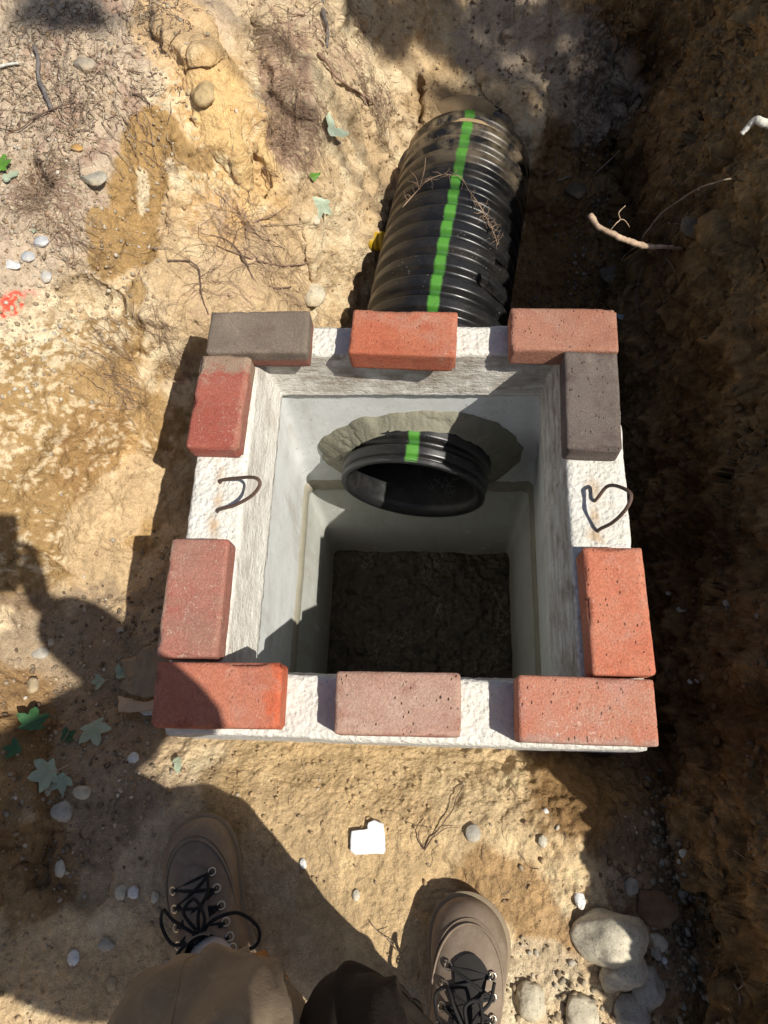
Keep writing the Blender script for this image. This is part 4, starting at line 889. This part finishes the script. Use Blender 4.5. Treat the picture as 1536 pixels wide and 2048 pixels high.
def maple(px,py,wpx,ang,mat,label,seed=0,curl=.25,lobes=None,stem=True,lift=.008,tilt_=(0,0),group='fallen maple leaves'):
    p,n=hit(px,py); mpp=float((Vector(p)-Vector(CAM)).dot(Vector(-RM[:,2])))/FPX; R_=wpx*mpp/2
    ang0=[90,36,144,-20,200]; ln=[1.0,.92,.92,.62,.62]
    if lobes: ang0=[ang0[i] for i in lobes]; ln=[ln[i] for i in lobes]
    nA=140; out=[]
    for k in range(nA):
        a=2*math.pi*k/nA; r=.30
        for A_,L_ in zip(ang0,ln):
            d=abs((math.degrees(a)-A_+180)%360-180); r=max(r,L_*(1-min(1,d/40)**.95*.62) if d<40 else r)
        r*=1+.16*abs(((a*15/6.2832+seed*.3)%1)-.5)-.04; out.append((r*math.cos(a),r*math.sin(a)))
    V_=[(0,0,0)];F_=[]; nr2=8
    for j in range(1,nr2+1):
        for (x_,y_) in out: V_.append((x_*j/nr2,y_*j/nr2,0))
    for k in range(nA): F_.append((0,1+k,1+(k+1)%nA))
    for j in range(nr2-1):
        for k in range(nA): a=1+j*nA+k; b=1+j*nA+(k+1)%nA; F_.append((a,a+nA,b+nA,b))
    V_=np.array(V_); rr_=np.hypot(V_[:,0],V_[:,1]); th_=np.arctan2(V_[:,1],V_[:,0])
    V_[:,2]=1.5*curl*(.5*V_[:,0]**2-.35*V_[:,1]**2+.25*fbm(V_+seed*3,1.3,2,800+seed))+.07*np.abs(np.sin(2.5*th_))*rr_+.02*fbm(V_,6,2,801)
    V_*=R_; o=newobj('maple_leaf',V_,F_,mat)
    q=Vector((0,0,1)).rotation_difference(Vector(n*.6+np.array([tilt_[0],tilt_[1],.6]))).to_matrix().to_4x4()@Matrix.Rotation(math.radians(ang-90),4,'Z')
    o.matrix_world=Matrix.Translation(Vector(p)+Vector(n)*lift)@q
    if stem:
        m=MB(); m.tube(spline([(0,0,0),(.0,-.35*R_,.05*R_),(.05*R_,-.7*R_,.0),(.15*R_,-1.1*R_,-.1*R_)],5),.0009,5); s=m.build('stem',RP,o)
    tag(o,label,'leaf',group); return o
maple(655,268,76,62,LP,'very pale two-lobed maple leaf on the sandy slope above the pipe',1,.3,[1,2],False,.02,(.3,-.2))
maple(624,358,40,100,LG,'small bright green leaf in the hollow beside the sandy slope',2,.6,[0,1,2],False,.010)
maple(640,400,66,-95,LP,'pale grey-green maple leaf pointing down, just under the bright green one',3,.35,None,False,.014,(.2,-.1))
maple(242,1352,50,55,LT,'grey-green lobed leaf lying against the brown paper',4,.3,[0,1,2],False,.012)
maple(205,1362,44,190,LT,'rounded grey-green leaf just left of the brown paper',5,.2,[0,1,2],True,.008)
maple(192,1462,86,-60,LT,'broad five-lobed grey-green maple leaf below the brown paper',6,.2,None,True,.012)
maple(88,1545,88,200,LT,'large pale maple leaf at the stem end of the twig at the lower left',7,.25,None,True,.016)
maple(136,1560,70,-75,LT,'narrow drooping maple leaf beside the largest one at the lower left',8,.3,[0,1,2],False,.014)
maple(52,1462,80,95,LDk,'dark green maple leaf in the shade at the left edge',9,.3,None,False,.020)
maple(30,1505,56,175,LDk,'second dark green leaf, below the first at the left edge',10,.3,[0,1,2],False,.014)
maple(130,1478,50,40,LDk,'dark green leaf half hidden behind the broad grey-green one',11,.3,[0,1,2],False,.006)
maple(356,1527,54,-70,LT,'narrow torn grey-green leaf below the near left corner of the basin',12,.3,[0],False,.008)
maple(8,340,62,80,LG,'bright green leaf on the left edge of the picture, high on the bank',13,.3,[0,1,3],False,.014)
maple(20,362,56,45,LT,'folded grey-green leaf under the bright green one at the left edge',14,.6,[0],False,.010)
maple(70,466,18,90,LT,'tiny grey-green scrap of leaf on the left bank',15,.3,[0,1,2],False,.004)
m=MB(); m.tube(spline([hp(8,1504,.01),hp(60,1500,.014),hp(88,1520,.016),hp(104,1512,.018),hp(118,1495,.016),hp(145,1468,.012)],6),.0012,5); m.tube(spline([hp(100,1513,.018),hp(96,1530,.016)],5),.001,5)
tag(m.build('leaf_stalk',wood('stalk',(.30,.24,.14))),'thin brown stalk joining the maple leaves at the lower left','twig')
# ------------------------------------------------------------------ litter: plastic scrap, brown paper, yellow pipe
def sheet(name,label,cat,outline,mat,lift=.004,crump=.004,seed=0,thick=.0012,fold=None,n_=26):
    P=np.array([hp(*q,lift) for q in outline]); c=P.mean(0); k=len(P)
    V_=[c];F_=[]; per=[]
    for i in range(k):
        for j in range(8): per.append(P[i]*(1-j/8)+P[(i+1)%k]*j/8)
    per=np.array(per); K=len(per); nr2=10
    for j in range(1,nr2+1): V_+=list(c+(per-c)*j/nr2)
    F_=[(0,1+q,1+(q+1)%K) for q in range(K)]
    for j in range(nr2-1):
        for q in range(K): a=1+j*K+q; b=1+j*K+(q+1)%K; F_.append((a,a+K,b+K,b))
    V_=np.array(V_); V_[:,2]+=crump*fbm(V_,22,4,830+seed,ridge=True)+crump*1.5*fbm(V_,8,2,840+seed); V_[:,:2]+=.0012*np.c_[vn(V_*120,seed),vn(V_*120,seed+1)]
    o=newobj(name,V_,F_,mat); md=o.modifiers.new('s','SOLIDIFY'); md.thickness=thick; return tag(o,label,cat)
PW=simple('white_membrane',(.72,.74,.74),.6,.4,.06,40,.2,.001)
sheet('plastic_scrap','white square-cut scrap of plastic lying on the sunny sand below the basin','plastic scrap',[(703,1664),(735,1658),(737,1645),(748,1642),(768,1650),(773,1698),(770,1705),(712,1708),(700,1698)],PW,.006,.002,1,.002)
sheet('plastic_scrap','small white scrap between the brown paper and the near left brick','plastic scrap',[(272,1428),(290,1415),(316,1412),(316,1436),(292,1436)],PW,.012,.004,2)
KR=simple('brown_paper',(.33,.24,.15),.8,.2,.2,30,.5,.002)
sheet('brown_paper','crumpled brown paper sticking out under the bricks at the near left corner','paper',[(246,1320),(275,1316),(292,1298),(330,1286),(345,1340),(335,1392),(285,1396),(262,1388),(238,1376),(250,1360)],KR,.03,.016,3)
sheet('brown_paper','paler folded flap of brown paper in front of the larger sheet','paper',[(236,1392),(262,1398),(300,1408),(330,1395),(322,1418),(270,1426),(242,1424)],simple('pale_brown_paper',(.48,.36,.25),.8,.2,.15,30,.4,.002),.03,.010,4)
YM=simple('yellow_plastic',(.42,.27,.012),.5,.4,.2,30,.3,.001)
py_=hp(752,474,-.005); m=MB(); rg=[]
for i in range(40):
    s=i/39; rr_=.024+.003*(math.sin(s*60)>0); rg.append([(py_[0]-.03+s*.14,py_[1]+rr_*math.cos(a)+.0,py_[2]-.01+rr_*math.sin(a)-s*.03) for a in np.linspace(0,2*math.pi,28,endpoint=False)])
m.rings(rg); 
rg2=[[(q[0]+(0 if i else .0),py_[1]+(q[1]-py_[1])*k,(py_[2]-.01)+(q[2]-(py_[2]-.01))*k) for q in rg[0]] for i,k in enumerate((1,.86,.84))]; rg2[2]=[(q[0]+.08,q[1],q[2]-.02) for q in rg2[2]]; m.rings(rg2)
tag(m.build('yellow_pipe',YM),'end of a small ribbed yellow pipe poking out beside the black pipe','pipe')
# ------------------------------------------------------------------ photographer: body, clothes, boots
person=empty('person',(-.02,-.86,-.11)); tag(person,'person in brown trousers and lace-up boots standing before the basin and holding a phone','person')
def skin(name,V,E,R,mat,sub=2,parent=None):
    me=bpy.data.meshes.new(name); me.from_pydata([tuple(v) for v in V],E,[]); o=bpy.data.objects.new(name,me); C.objects.link(o)
    o.modifiers.new('k','SKIN'); 
    for i,r in enumerate(R):
        r=(r,r) if not hasattr(r,'__len__') else r; me.skin_vertices[0].data[i].radius=r
    me.skin_vertices[0].data[0].use_root=True
    s=o.modifiers.new('s','SUBSURF'); s.levels=sub; s.render_levels=sub
    bpy.context.view_layer.update(); m2=bpy.data.meshes.new_from_object(o.evaluated_get(bpy.context.evaluated_depsgraph_get())); o.modifiers.clear(); o.data=m2
    m2.materials.clear(); m2.materials.append(mat); m2.polygons.foreach_set('use_smooth',[True]*len(m2.polygons))
    if parent: into(o,parent)
    return o
SK_=simple('skin',(.50,.30,.21),.55,.4,.08,40,.2,.0008)
A=np.array
AL=A([-.244,-.742,.0]); AR=A([.122,-.86,-.01])
KL=uz(415,2150,.36); KR_=A(uz(702,2085,.33)); print('knees',KL,KR_)
HL=A([-.07,-.95,.80]); HR=A([.15,-1.0,.80])
phone_c=CAM+RM@A([.018,-.055,.012])
def cl(x,y,z): return CAM+RM@A([x,y,z])
V=[];E=[];Rr=[]
def add(p,r,par=None):
    V.append(A(p,float)); Rr.append(r); 
    if par is not None: E.append((par,len(V)-1))
    return len(V)-1
pel=add((.075,-1.0,.86),(.13,.10)); sp1=add((.075,-1.0,1.02),(.12,.09),pel); ch=add((.075,-.97,1.20),(.14,.10),sp1); nk0=add((.075,-.94,1.34),(.08,.07),ch); nk=add((.075,-.90,1.41),.052,nk0)
hd=add((.075,-.85,1.47),(.07,.075),nk); hd2=add((.075,-.81,1.54),(.075,.09),hd); hd3=add((.075,-.82,1.62),(.055,.065),hd2)
nose=add((.077,-.715,1.515),.012,hd2)
for s,K_,A_,H_ in ((-1,KL,AL,HL),(1,KR_,AR,HR)):
    h=add(H_,.082,pel); k=add(K_+A([0,-.01,0]),.036,h); c_=add(K_*.55+A_*.45+A([0,-.02,0]),.040,k); a_=add(A_+[0,0,.03],.036,c_); dd_=A([-.36,.93,0]) if s<0 else A([.16,.985,0]); f_=add(A_+dd_*.01+A([0,0,-.05]),.030,a_); add(A_+dd_*.075+A([0,0,-.075]),.022,f_)
for s in (-1,1):
    sh=add((.075+s*.19,-.95,1.30),.058,nk0); el=add((.085+s*.29+.03*(s>0),-.80+.06*(s>0),1.07),.042,sh); wr=add(cl(s*.085,-.15,.05),(.026,.02),el); pm=add(cl(s*.066,-.09,.03),(.036,.016),wr)
    for j in range(4):
        b=cl(s*.058,-.045-.021*j,.028); k1=add(b,.009,pm); k2=add(cl(s*(.058-.012),-.045-.021*j+.004,.030),.0085,k1); add(cl(s*.028,-.042-.021*j,.024),.0078,k2)
    t1=add(cl(s*.052,-.11,.045),.012,pm); add(cl(s*.040,-.085,.024) if s<0 else cl(.055,-.10,.026),.0095,t1)
body=skin('body',V,E,Rr,SK_,2,person)
# face details
for s in (-1,1):
    m=MB(); P=IV2*.011; m.add(P+A([.075+s*.030,-.728,1.545]),IF2); into(m.build('eye',simple('eye_white',(.75,.72,.68),.2,.5,.05)),person)
    P=IV2*A([.008,.018,.030])+A([.075+s*.082,-.80,1.53]); m=MB(); m.add(P,IF2); into(m.build('ear',SK_),person)
m=MB(); m.add(IV2*A([.024,.008,.006])+A([.052,-.735,1.480]),IF2); into(m.build('mouth',simple('lips',(.38,.14,.12),.5,.4,.1)),person)
Ph=IV4*A([.088,.105,.075])+A([.075,-.845,1.61]); Ph+=(.006*fbm(Ph,30,3,900))[:,None]*IV4; into(newobj('hair',Ph,IF4,simple('hair',(.06,.035,.02),.7,.3,.4,200,.9,.003)),person)
# shirt and sleeves
V=[];E=[];Rr=[]
a0=add((.075,-1.0,.80),(.15,.12)); a1=add((.075,-1.0,.98),(.165,.13),a0); a2=add((.075,-.98,1.18),(.19,.13),a1); a3=add((.075,-.95,1.32),(.13,.09),a2)
for s in (-1,1): b=add((.075+s*.20,-.95,1.30),.078,a3); c_=add((.085+s*.29+.03*(s>0),-.81+.06*(s>0),1.07),.10 if s>0 else .06,b); add(cl(s*.10,-.165,.06),.062 if s>0 else .045,c_)
into(skin('shirt',V,E,Rr,simple('dark_shirt',(.05,.055,.06),.9,.2,.2,50,.5,.002),2),person)
# trousers: each leg a loft with folds, joined at the hips
TM=NT('brown_canvas',.9,.15); n=TM.noise(12,4,.6); wv=TM.noise(700,2,.5); c=TM.mix(TM.mr(n,.35,.7),(.225,.165,.105),(.31,.235,.155)); c=TM.mix(TM.mr(TM.noise(40,4,.7),.5,.75,0,.5),c,(.40,.31,.21)); TM=TM.done(c,TM.bump(TM.math('ADD',TM.noise(35,4,.6),TM.math('MULTIPLY',wv,.25)),.45,.003))
DK=simple('shaded_canvas',(.024,.018,.013),.9,.15,.3,30,.5,.003)  # right leg of the same trousers, its shade put into the cloth colour
ORL=simple('orange_brown_lining',(.36,.17,.06),.9,.15,.15,80,.4,.001)
def leg(pts,radii,seed,m,mi=0,ny_=96,fold=.010):
    P=spline(pts,26); Rd=spline([A([r[0],r[1],0]) for r in radii],26); rings=[]
    for i,p in enumerate(P):
        t_=P[min(i+1,len(P)-1)]-P[max(i-1,0)]; t_/=np.linalg.norm(t_); u=np.cross(A([0,1,.0]),t_); u/=np.linalg.norm(u); w2=np.cross(t_,u); rg=[]
        for k in range(ny_):
            a=2*math.pi*k/ny_; q=A([[math.cos(a)*1.1+seed,math.sin(a)*1.1,i*.045+.5*math.sin(a+seed)]]); f_=1+fold/.07*(.8*fbm(q,1.1,2,910+seed)[0]+.45*(1-abs(fbm(q,1.9,2,917+seed)[0])*2.2))*(.4+.6*min(1,i/20))
            for (a0c,sl_,st_c,am_) in ((2.2,.030,0,.13),(1.1,-.022,4,.11),(3.3,.035,10,.12),(.4,.03,2,.10),(1.8,-.035,22,.12),(4.4,.02,0,.10)):
                dd_=(a-a0c-sl_*(i-st_c)+math.pi)%(2*math.pi)-math.pi; f_+=(am_*math.exp(-(dd_/.10)**2)-.6*am_*math.exp(-((dd_+.22)/.16)**2))*(fold>.005)
            rg.append(p+Rd[i][0]*f_*math.cos(a)*u+Rd[i][1]*f_*math.sin(a)*w2)
        rings.append(rg)
    m.rings(rings,True,mi); return rings
m=MB()
cufL=A(uz(468,2004,.085))
rl=leg([cufL,cufL*.6+KL*.4+A([0,0,0]),KL,KL*.5+HL*.5+A([0,0,.0]),HL,(.03,-1.0,.90)],[(.058,.046),(.074,.058),(.094,.085),(.092,.085),(.10,.10),(.12,.11)],1,m,0,96,.024)
leg([HL+A([0,0,.02]),(.04,-1.0,.88),HR+A([0,0,.02])],[(.12,.11),(.14,.12),(.12,.11)],3,m,0,60,.003)
rr__=leg([AR+A([0,-.01,.06]),AR*.5+KR_*.5+A([0,-.02,0]),KR_,KR_*.5+HR*.5,HR,(.05,-1.0,.90)],[(.060,.055),(.062,.062),(.054,.060),(.080,.080),(.12,.12),(.13,.12)],2,m,1)
for kk_ in (30,78): m.tube([np.array(r_g[kk_])*1.0 for r_g in rl[:100:2]],.0016,5)
tr=m.build('trousers',[TM,DK]); into(tr,person)
# turned lining at the left hem (a slightly larger inner band showing in front)
m=MB(); R0=rl[0]; R1=rl[8]; c0=np.mean(R0,axis=0)
m.rings([[q*1.0 for q in R1],[c0+(q-c0)*1.03+A([.004,.004,-.006]) for q in R0],[c0+(q-c0)*1.05+A([.006,.006,-.016]) for q in R0],[c0+(q-c0)*.94+A([.004,.004,-.010]) for q in R0]])
into(m.build('hem',ORL),person)
# left sock
m=MB(); rg=[]
for i in range(12):
    u_=i/11; p=AL+A([.0,.012,.0])+(A([cufL[0],cufL[1],.12])-AL)*u_; rg.append([p+A([math.cos(a)*.036*(1+.05*math.sin(i*2.2)),math.sin(a)*.040,0]) for a in np.linspace(0,2*math.pi,30,endpoint=False)])
m.rings(rg); into(m.build('sock',simple('ribbed_sock',(.42,.38,.36),.95,.1,.35,90,.9,.003)),person)
# boots
LE=NT('worn_brown_leather',.75,.3); n=LE.noise(14,6,.65); c=LE.mix(LE.mr(n,.3,.7),(.165,.12,.085),(.26,.20,.145)); c=LE.mix(LE.mr(LE.noise(50,5,.75),.5,.75,0,.55),c,(.34,.275,.21)); LE=LE.done(c,LE.bump(LE.math('ADD',LE.noise(45,5,.7),LE.math('MULTIPLY',LE.noise(400,3),.35)),.4,.002))
WE=simple('tan_welt',(.25,.195,.13),.8,.25,.25,60,.5,.0015); LC=simple('black_lace',(.018,.017,.017),.8,.3,.3,500,.6,.0006)
MT=NT('eyelet_metal',.28,.5); MT.b.inputs['Metallic'].default_value=1; MT=MT.done((.62,.57,.48)); LI=simple('boot_lining',(.03,.027,.025),.9,.2,.2)
def intob(o,b):
    o.parent=b; o.matrix_parent_inverse=Matrix.Translation(-Vector(person.location)); return o
def make_boot(heel,dirv,label_side,z0,worn,seed,mirror=1,tiltb=0):
    b=empty('boot',(0,0,0)); b.parent=person
    D=A([dirv[0],dirv[1]]); D/=np.linalg.norm(D)
    def W(p): # local x right, y forward
        x,y,z=p; x*=mirror; return (heel[0]+D[0]*y+D[1]*x, heel[1]+D[1]*y-D[0]*x, z0+z)
    Ls=.285
    key=[(0,.0,0),(.0,.022,.0)]
    def outline(a,grow=0): # angle 0 = toe, pi = heel, x right
        # piecewise foot outline
        t=(math.cos(a)+1)/2; y=t*Ls
        w=float(np.interp(t,[0,.12,.25,.42,.58,.70,.80,1.0],[.036,.036,.039,.038,.047,.0535,.0545,.0545]))
        if t>.74: w*=math.sqrt(max(0,1-((t-.74)/.26)**2.4))
        if t<.12: w*=math.sqrt(max(0,1-((.12-t)/.12)**2.2))
        s=1 if math.sin(a)>=0 else -1
        off=np.interp(t,[0,.3,.6,.8,1],[0,.0,-.002,-.006,-.012])
        x=s*w*1.12+off; 
        n_=A([math.sin(a),math.cos(a)]); return A([x+n_[0]*grow,y+n_[1]*grow])
    nA=96; angs=[]
    for k in range(nA):
        a=2*math.pi*k/nA; angs.append(a)
    m=MB(); rg=[]
    for (z,g) in ((0,-.004),(.001,.0),(.012,.002),(.0135,.0),(.020,.001),(.0215,.0055),(.0265,.0065),(.0285,.0055),(.029,-.004)):
        rg.append([W((*outline(a,g),z)) for a in angs])
    m.rings(rg,True,0,True,False); intob(m.build('sole',WE),b)
    b_in=b
    # upper: bezier strips from welt to collar
    CX,CY,CZ=.0,.070,.135
    def bez(a,v):
        o=outline(a,-.001); c_=math.cos(a); s_=math.sin(a)
        P0=A([o[0],o[1],.028]); col_=A([.043*s_,CY+.056*c_,CZ-.012*abs(c_)+.016*(c_<0)*abs(c_)])
        toe=max(0,c_)
        P1=A([o[0]*1.05,o[1]+.006*c_,.028+.050+.012*toe]); 
        if c_>0: P2=A([s_*.052*(1-.50*toe)+0,CY+.056*c_+.085*toe**1.5,.092-.014*toe+.0])
        else: P2=A([s_*.040,CY+.066*c_-.0,.098])
        # width-limited near toe
        return (1-v)**3*P0+3*v*(1-v)**2*P1+3*v*v*(1-v)*P2+v**3*col_
    rings=[]; nv_=34
    for i in range(nv_+1):
        v=i/nv_; rings.append([])
        for a in angs:
            p=bez(a,v); q=A([[p[0],p[1],p[2]]])
            cre=.0016*fbm(q*A([.6,2.2,1])+seed,26,3,930,ridge=True)[0]*(sst(.10,.14,p[1])-sst(.19,.24,p[1]))*(v>.3) if False else .0012*fbm(q+seed,22,3,930)[0]
            p=p+A([0,0,cre]); rings[-1].append(W(p))
    inner=[[W(bez(a,1)*A([.93,1,1])+A([0,0,.002])) for a in angs],[W(bez(a,.95)*A([.86,.97,1])+A([0,.003,-.02])) for a in angs],[W(bez(a,.95)*A([.86,.97,1])+A([0,.003,-.07])) for a in angs]]
    m=MB(); m.rings(rings,True,0); m.rings([rings[-1]]+inner[:1],True,0); up=m.build('upper',[LE,LI]); intob(up,b)
    m=MB(); m.rings(inner,True,0,False,True); intob(m.build('lining',LI),b)
    # moc-toe seam
    def sp_(a,v,l=0): p=bez(a,v); return p+A([0,0,l])
    seam=[W(sp_(a,.40 if True else 0,.0015)) for a in np.linspace(-1.75,1.75,60)]
    m=MB(); m.tube(seam,.0019,6); m.tube([W(sp_(a,.355,.0008)) for a in np.linspace(-1.75,1.75,60)],.0011,5); intob(m.build('toe_seam',WE if worn else LE),b)
    # eyelets and laces over the tongue
    m=MB(); tg=[]
    for i in range(12):
        v=.60+.42*i/11; tg.append([W(sp_(aa,min(v,1.0),.005+(.010 if v>1 else 0))) for aa in np.linspace(-.50,.50,9)])
    m.rings(tg,False); intob(m.build('tongue',LI if not worn else LE),b)
    vs=[.585,.66,.735,.81,.885,.95]; ey={}
    for s in (-1,1):
        for j,v in enumerate(vs):
            aa=s*(.62+.13*j); p=A(W(sp_(aa,v,.004))); ey[(s,j)]=p
            c0=A(sp_(aa,v)); nn_=A([s*.45,.1,.9]); nn_/=np.linalg.norm(nn_); u=np.cross(nn_,[0,1,0]); u/=np.linalg.norm(u); w2=np.cross(nn_,u)
            mm=MB(); 
            mm.tube([W(c0+nn_*.0035+.0056*(math.cos(t2)*u+math.sin(t2)*w2)) for t2 in np.linspace(0,2*math.pi,17)],.0013,6,cap=False)
            intob(mm.build('eyelet',MT),b)
    m=MB()
    for j in range(len(vs)):
        a1,a2=ey[(-1,j)],ey[(1,j)]; m.tube(spline([a1,(a1+a2)/2+A([.003*math.sin(j*2.1+seed),.002,.007]),a2],8),.0026,6)
        if j<len(vs)-1:
            for s in (-1,1):
                a2=ey[(-s,j+1)]; a1=ey[(s,j)]; m.tube(spline([a1,(a1+a2)/2+A([.004*math.sin(j*1.7+s+seed),0,.011]),a2],8),.0026,6)
    k0=(ey[(-1,3)]+ey[(1,3)])/2+A([0,0,.014])
    def L(x,y,z): return A(W((x,y,z)))-A(W((0,0,0)))
    kk=k0
    lo=[[(0,0,0),(-.03,.012,.004),(-.062,.004,-.012),(-.078,-.03,-.03),(-.06,-.05,-.03),(-.02,-.022,-.002),(0,0,0)],
        [(0,0,0),(.025,.035,.008),(.040,.055,-.004),(.055,.035,-.018),(.040,.004,-.006),(0,0,0)],
        [(0,0,0),(.01,-.02,.006),(.03,-.03,-.004),(.045,-.05,-.02)],[(0,0,.002),(.03,-.006,.012),(.05,-.034,.004),(.026,-.045,.004),(.0,-.02,.006)],[(0,0,.0),(-.02,.02,.012),(-.012,.05,.006),(.008,.04,.008),(0,.01,.004)],[(0,0,0),(-.012,.03,.006),(-.03,.05,-.004),(-.035,.075,-.016)]]
    if seed%2: lo=[[(x*-.9,y*.9+.004,z) for (x,y,z) in l_] for l_ in lo]
    for l_ in lo: m.tube(spline([kk+L(*q) for q in l_],9),.0027,6)
    for k in range(5): m.tube(spline([kk+L(.008*math.cos(k*1.3),.008*math.sin(k*1.3),.002),kk+L(0,0,.007),kk-L(.009*math.cos(k*1.3),.009*math.sin(k*1.3),-.002)],5),.0026,6)
    intob(m.build('laces',LC),b)
    tag(b,label_side); return b
from types import SimpleNamespace
def zfoot(x,y): return max(gz(x,y)[0].z,gz(x+.02,y+.05)[0].z)
b1=make_boot((-.209,-.803),(-.445,.895),'left boot in shadow with a dark looped lace',zfoot(-.25,-.66)-.002,True,2,-1)
b2=make_boot((.113,-.920),(.165,.985),'right boot in sunlight with dusty leather toe',zfoot(.12,-.75)-.002,False,3,1)
# phone held by the person, lens at the picture's viewpoint
m=MB(); x0,x1,y0,y1=-.054,.022,-.135,.020
for z0_,z1_,g in ((.004,.012,0),):
    o=[]; rr_=.010
    for (cx_,cy_,a0_) in ((x1-rr_,y1-rr_,0),(x0+rr_,y1-rr_,90),(x0+rr_,y0+rr_,180),(x1-rr_,y0+rr_,270)):
        for k in range(7): a=math.radians(a0_+15*k); o.append((cx_+rr_*math.cos(a),cy_+rr_*math.sin(a)))
    m.rings([[cl(p[0],p[1],z0_) for p in o],[cl(p[0],p[1],z1_) for p in o]],True,0,True,True)
tag(m.build('phone',simple('phone_glass',(.02,.02,.025),.15,.5,.1),smooth=False),'dark phone held in both hands above the basin','phone')
# ------------------------------------------------------------------ trees that throw the dappled shade
TB=wood('tree_bark',(.16,.12,.09)); LFM=simple('tree_foliage',(.06,.13,.03),.6,.3,.3,3,.2,.01)
def clump_tree(base,targets,label,seed,n=2600,top_=6.0):
    tr_=empty('shade_tree',tuple(base)); tag(tr_,label,'tree','trees beside the trench'); r_=np.random.default_rng(seed); m=MB()
    B=A(base,float); T=B+A([0,0,top_]); m.tube(spline([B-A([0,0,.3]),B+A([.05,.03,top_*.35]),B+A([-.03,.05,top_*.7]),T],8),list(np.linspace(.16,.05,25)),10)
    cents=[]
    for (g,h,rad) in targets:
        c_=A(g,float)+SUN/SUN[2]*h; cents.append((c_,rad)); st_=B+A([0,0,max(1.5,h*.75)]); m.tube(spline([st_,(st_+c_)/2+A([0,0,.25]),c_],6),list(np.linspace(.022,.005,13)),7)
    into(m.build('trunk',TB),tr_); Vv=[];Ff=[];b=0
    for (c_,rad) in cents:
        rad=A(rad,float); k_=int(n*np.prod(rad)**.6/np.sum([np.prod(A(r2,float))**.6 for _,r2 in cents]))
        for q in range(k_):
            p=c_+r_.normal(size=3)*rad*.5; s=.036*(.6+.8*r_.random()); a=r_.normal(size=3); a/=np.linalg.norm(a); d=np.cross(a,r_.normal(size=3)); d/=np.linalg.norm(d); e2=np.cross(a,d)
            Vv+=[p-d*s,p-e2*s*.45+d*s*.1,p+d*s,p+e2*s*.45+d*s*.1]; Ff.append((b,b+1,b+2,b+3)); b+=4
    into(newobj('crown',Vv,Ff,LFM,smooth=False),tr_); return tr_
TREE_A=[(hit0(px_,py_),2.9+.25*math.sin(k_*2.3),(r_k,r_k,.08)) for k_,(px_,py_,r_k) in enumerate([(705,-10,.07),(745,25,.06),(778,68,.05),(860,15,.07),(905,60,.05),(940,120,.026),(975,172,.026),(1015,232,.026),(1050,292,.026),(1010,15,.05),(1050,60,.03),(1085,112,.026),(1112,165,.024),(1140,215,.028),(1180,290,.05),(1130,15,.04),(1165,62,.022),(1195,104,.022),(1222,145,.024),(1255,195,.04),(1250,40,.05),(1300,110,.06),(1310,200,.05),(1100,250,.03),(1390,150,.08),(1360,60,.05)])]+[((-.84,1.24,.2),4.2,(.20,.07,.12)),((-.72,1.04,.2),4.4,(.09,.045,.08)),((1.3,1.2,.5),3.6,(.5,.5,.4))]
TREE_B=[((.75,2.2,.3),3.6,(.5,.4,.4)),((-.3,2.3,.3),4.4,(.6,.3,.4)),((1.4,2.2,.5),3.2,(.6,.6,.5))]
clump_tree((4.6,-.9,.5),TREE_A,'leafy tree beyond the right edge of the trench, casting dappled shade',1,7000)
clump_tree((2.6,2.9,.5),TREE_B,'second leafy tree past the far end of the trench',2,1500)

# ------------------------------------------------------------------ light
SUN=np.array([.67,-.325,1.0]); SUN/=np.linalg.norm(SUN)
w=bpy.data.worlds.new('World'); S.world=w; w.use_nodes=True; nt=w.node_tree
sk=nt.nodes.new('ShaderNodeTexSky'); sk.sky_type='NISHITA'; sk.sun_disc=False
sk.sun_elevation=math.asin(SUN[2]); sk.sun_rotation=math.atan2(SUN[0],SUN[1]); sk.air_density=1.0; sk.dust_density=1.5
bg=nt.nodes['Background']; nt.links.new(sk.outputs[0],bg.inputs[0]); bg.inputs[1].default_value=.068
sl=bpy.data.lights.new('sun','SUN'); so=bpy.data.objects.new('sun',sl); C.objects.link(so); sl.energy=4.6; sl.angle=math.radians(.53); sl.color=(1,.95,.86)
so.rotation_euler=Vector(SUN).to_track_quat('Z','Y').to_euler(); so.location=(3,-2,5)
S.view_settings.view_transform='Standard'; S.view_settings.look='None'; S.view_settings.gamma=1; S.view_settings.exposure=.28
